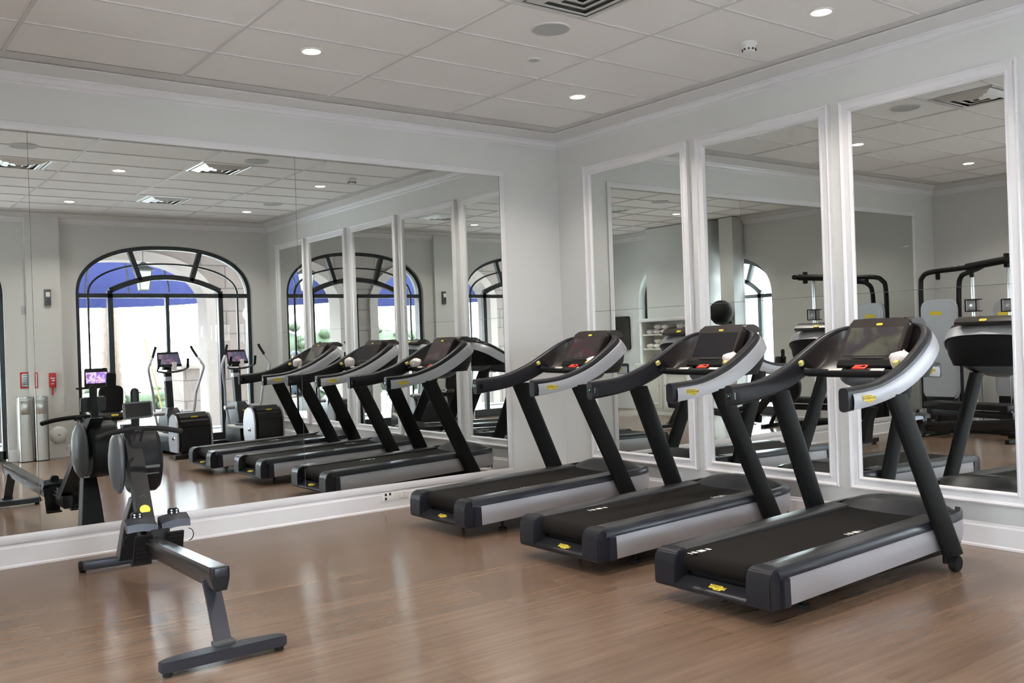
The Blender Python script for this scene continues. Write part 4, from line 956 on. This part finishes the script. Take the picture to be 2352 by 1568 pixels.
# a guest outside, far beyond the arcade
def person(loc, rz):
    r = empty('person', loc, rz, 'person in a pale blue shirt and grey cap seated on a terrace bench', 'person')
    V = [(0, 0, .53), (0, 0, .70), (0, .01, .88), (0, .01, 1.02), (0, .02, 1.10), (0, .03, 1.18), (0, .035, 1.28),
         (.17, .01, 1.00), (.22, -.01, .76), (.17, .22, .64), (-.17, .01, 1.00), (-.22, -.01, .76), (-.17, .22, .64),
         (.10, .10, .53), (.11, .44, .54), (.11, .46, .09), (.11, .58, .04), (-.10, .10, .53), (-.11, .44, .54), (-.11, .46, .09), (-.11, .58, .04)]
    Ed = [(0, 1), (1, 2), (2, 3), (3, 4), (4, 5), (5, 6), (3, 7), (7, 8), (8, 9), (3, 10), (10, 11), (11, 12), (0, 13), (13, 14), (14, 15), (15, 16), (0, 17), (17, 18), (18, 19), (19, 20)]
    Rd = [.15, .14, .16, .12, .055, .085, .075, .06, .045, .03, .06, .045, .03, .09, .06, .045, .035, .09, .06, .045, .035]
    def skin(name, vs, es, rs, mat, par):
        me = bpy.data.meshes.new(name); me.from_pydata(vs, es, []); o = bpy.data.objects.new(name, me); COL.objects.link(o); o.parent = par
        md = o.modifiers.new('skin', 'SKIN'); sl = me.skin_vertices[0].data
        for d, q in zip(sl, rs): d.radius = (q, q)
        sl[0].use_root = True; ss = o.modifiers.new('sub', 'SUBSURF'); ss.levels = 2; ss.render_levels = 2; me.materials.append(M[mat]); return o
    b = skin('body', V, Ed, Rd, 'skin', r)
    skin('shirt', [V[0], V[1], V[2], (0, .01, 1.00), (.17, .01, .99), (.215, 0, .80), (-.17, .01, .99), (-.215, 0, .80)], [(0, 1), (1, 2), (2, 3), (3, 4), (4, 5), (3, 6), (6, 7)], [.17, .16, .175, .13, .078, .065, .078, .065], 'shirt', b)
    skin('trousers', [(0, 0, .53), V[13], V[14], (.11, .455, .14), V[17], V[18], (-.11, .455, .14)], [(0, 1), (1, 2), (2, 3), (0, 4), (4, 5), (5, 6)], [.17, .11, .085, .07, .11, .085, .07], 'trousers', b)
    m = MB(); m.ball((0, .035, 1.315), (.092, .105, .065), 18); m.box((0, .145, 1.295), (.12, .10, .012), .005); m.build('cap', 'cap', b)
    m = MB(); m.ball((0, .128, 1.235), (.016, .022, .02), 10); m.build('nose', 'skin', b)
    for s in (-1, 1):
        MB().ball((s*.032, .108, 1.265), .011, 8).build('eye', 'ink', b)
        MB().ball((s*.088, .03, 1.245), (.012, .022, .03), 8).build('ear', 'skin', b)
        for k in range(5): MB().tube([(s*.17+s*(.012*k-.024)*.8, .23, .635), (s*.17+s*(.014*k-.028), .27, .63), (s*.17+s*(.014*k-.028), .31-.006*abs(k-2), .612)], [.009, .0085, .006], 6).build('finger' if k else 'thumb', 'skin', b)
    return r
person((-2.92, -12.8, -.06), .6)
r = empty('terrace_bench', (-2.92, -12.8, -.06), .6, 'dark slatted bench on the terrace under the seated person', 'bench')
for k in range(4): MB().span((-.6, -.20+.11*k, .345), (.6, -.11+.11*k, .375), .004).build('seat_slat', 'bark', r)
for s in (-1, 1): MB().span((s*.5-.03, -.20, 0), (s*.5+.03, .20, .345), .006).build('leg', 'iron', r)
# ------------------------------------------------------------------ light, sky, camera
world = bpy.data.worlds.new('bright_day'); scene.world = world; world.use_nodes = True
bg = world.node_tree.nodes['Background']; bg.inputs[0].default_value = (.86, .93, 1, 1); bg.inputs[1].default_value = 24.0
sd = bpy.data.lights.new('sun', 'SUN'); sd.energy = 4; sd.angle = .02; sd.color = (1, .95, .86)
so = bpy.data.objects.new('sun', sd); COL.objects.link(so); so.rotation_euler = (math.radians(38), math.radians(12), 0)
for (c, a, zs, b, n), ax in ((W1, 'x'), (W2, 'x'), (W3, 'y'), (W4, 'y')):
    pl = bpy.data.lights.new('window_portal', 'AREA'); pl.shape = 'RECTANGLE'; pl.size = 2*a; pl.size_y = zs+b
    pl.cycles.is_portal = True
    po = bpy.data.objects.new('window_portal', pl); COL.objects.link(po)
    po.location = (c, FRONT-.28, (zs+b)/2) if ax == 'x' else (LEFT-.28, c, (zs+b)/2)
    po.rotation_euler = (PI/2, 0, PI) if ax == 'x' else (PI/2, 0, PI/2)
    if ax == 'x': po.rotation_euler = (PI/2, 0, 0); po.rotation_euler = (-PI/2, 0, 0)*1 if False else (PI/2, 0, PI)
cam = bpy.data.cameras.new('camera'); co = bpy.data.objects.new('camera', cam); COL.objects.link(co); scene.camera = co
cam.sensor_fit = 'HORIZONTAL'; cam.sensor_width = 36; cam.lens = 2157.292*36/2352; cam.clip_start = .03; cam.clip_end = 200
r_, u_, f_ = Vector((.79877, -.60068, -.03393)), Vector((.02756, -.01981, .99942)), Vector((.60101, .79924, -.00073))
R = Matrix((r_, u_, -f_)).transposed()
co.matrix_world = Matrix.Translation((-5.79624, -6.9, 1.37061)) @ R.to_4x4()
vs = scene.view_settings; scene.display_settings.display_device = 'sRGB'
vs.view_transform = 'Standard'; vs.look = 'None'; vs.gamma = 1; vs.use_curve_mapping = False; vs.exposure = 0.72
cy = scene.cycles
cy.use_denoising = True; cy.max_bounces = 11; cy.diffuse_bounces = 4; cy.glossy_bounces = 7; cy.transmission_bounces = 6; cy.transparent_max_bounces = 12
cy.sample_clamp_indirect = 8; cy.caustics_refractive = False; cy.blur_glossy = .5
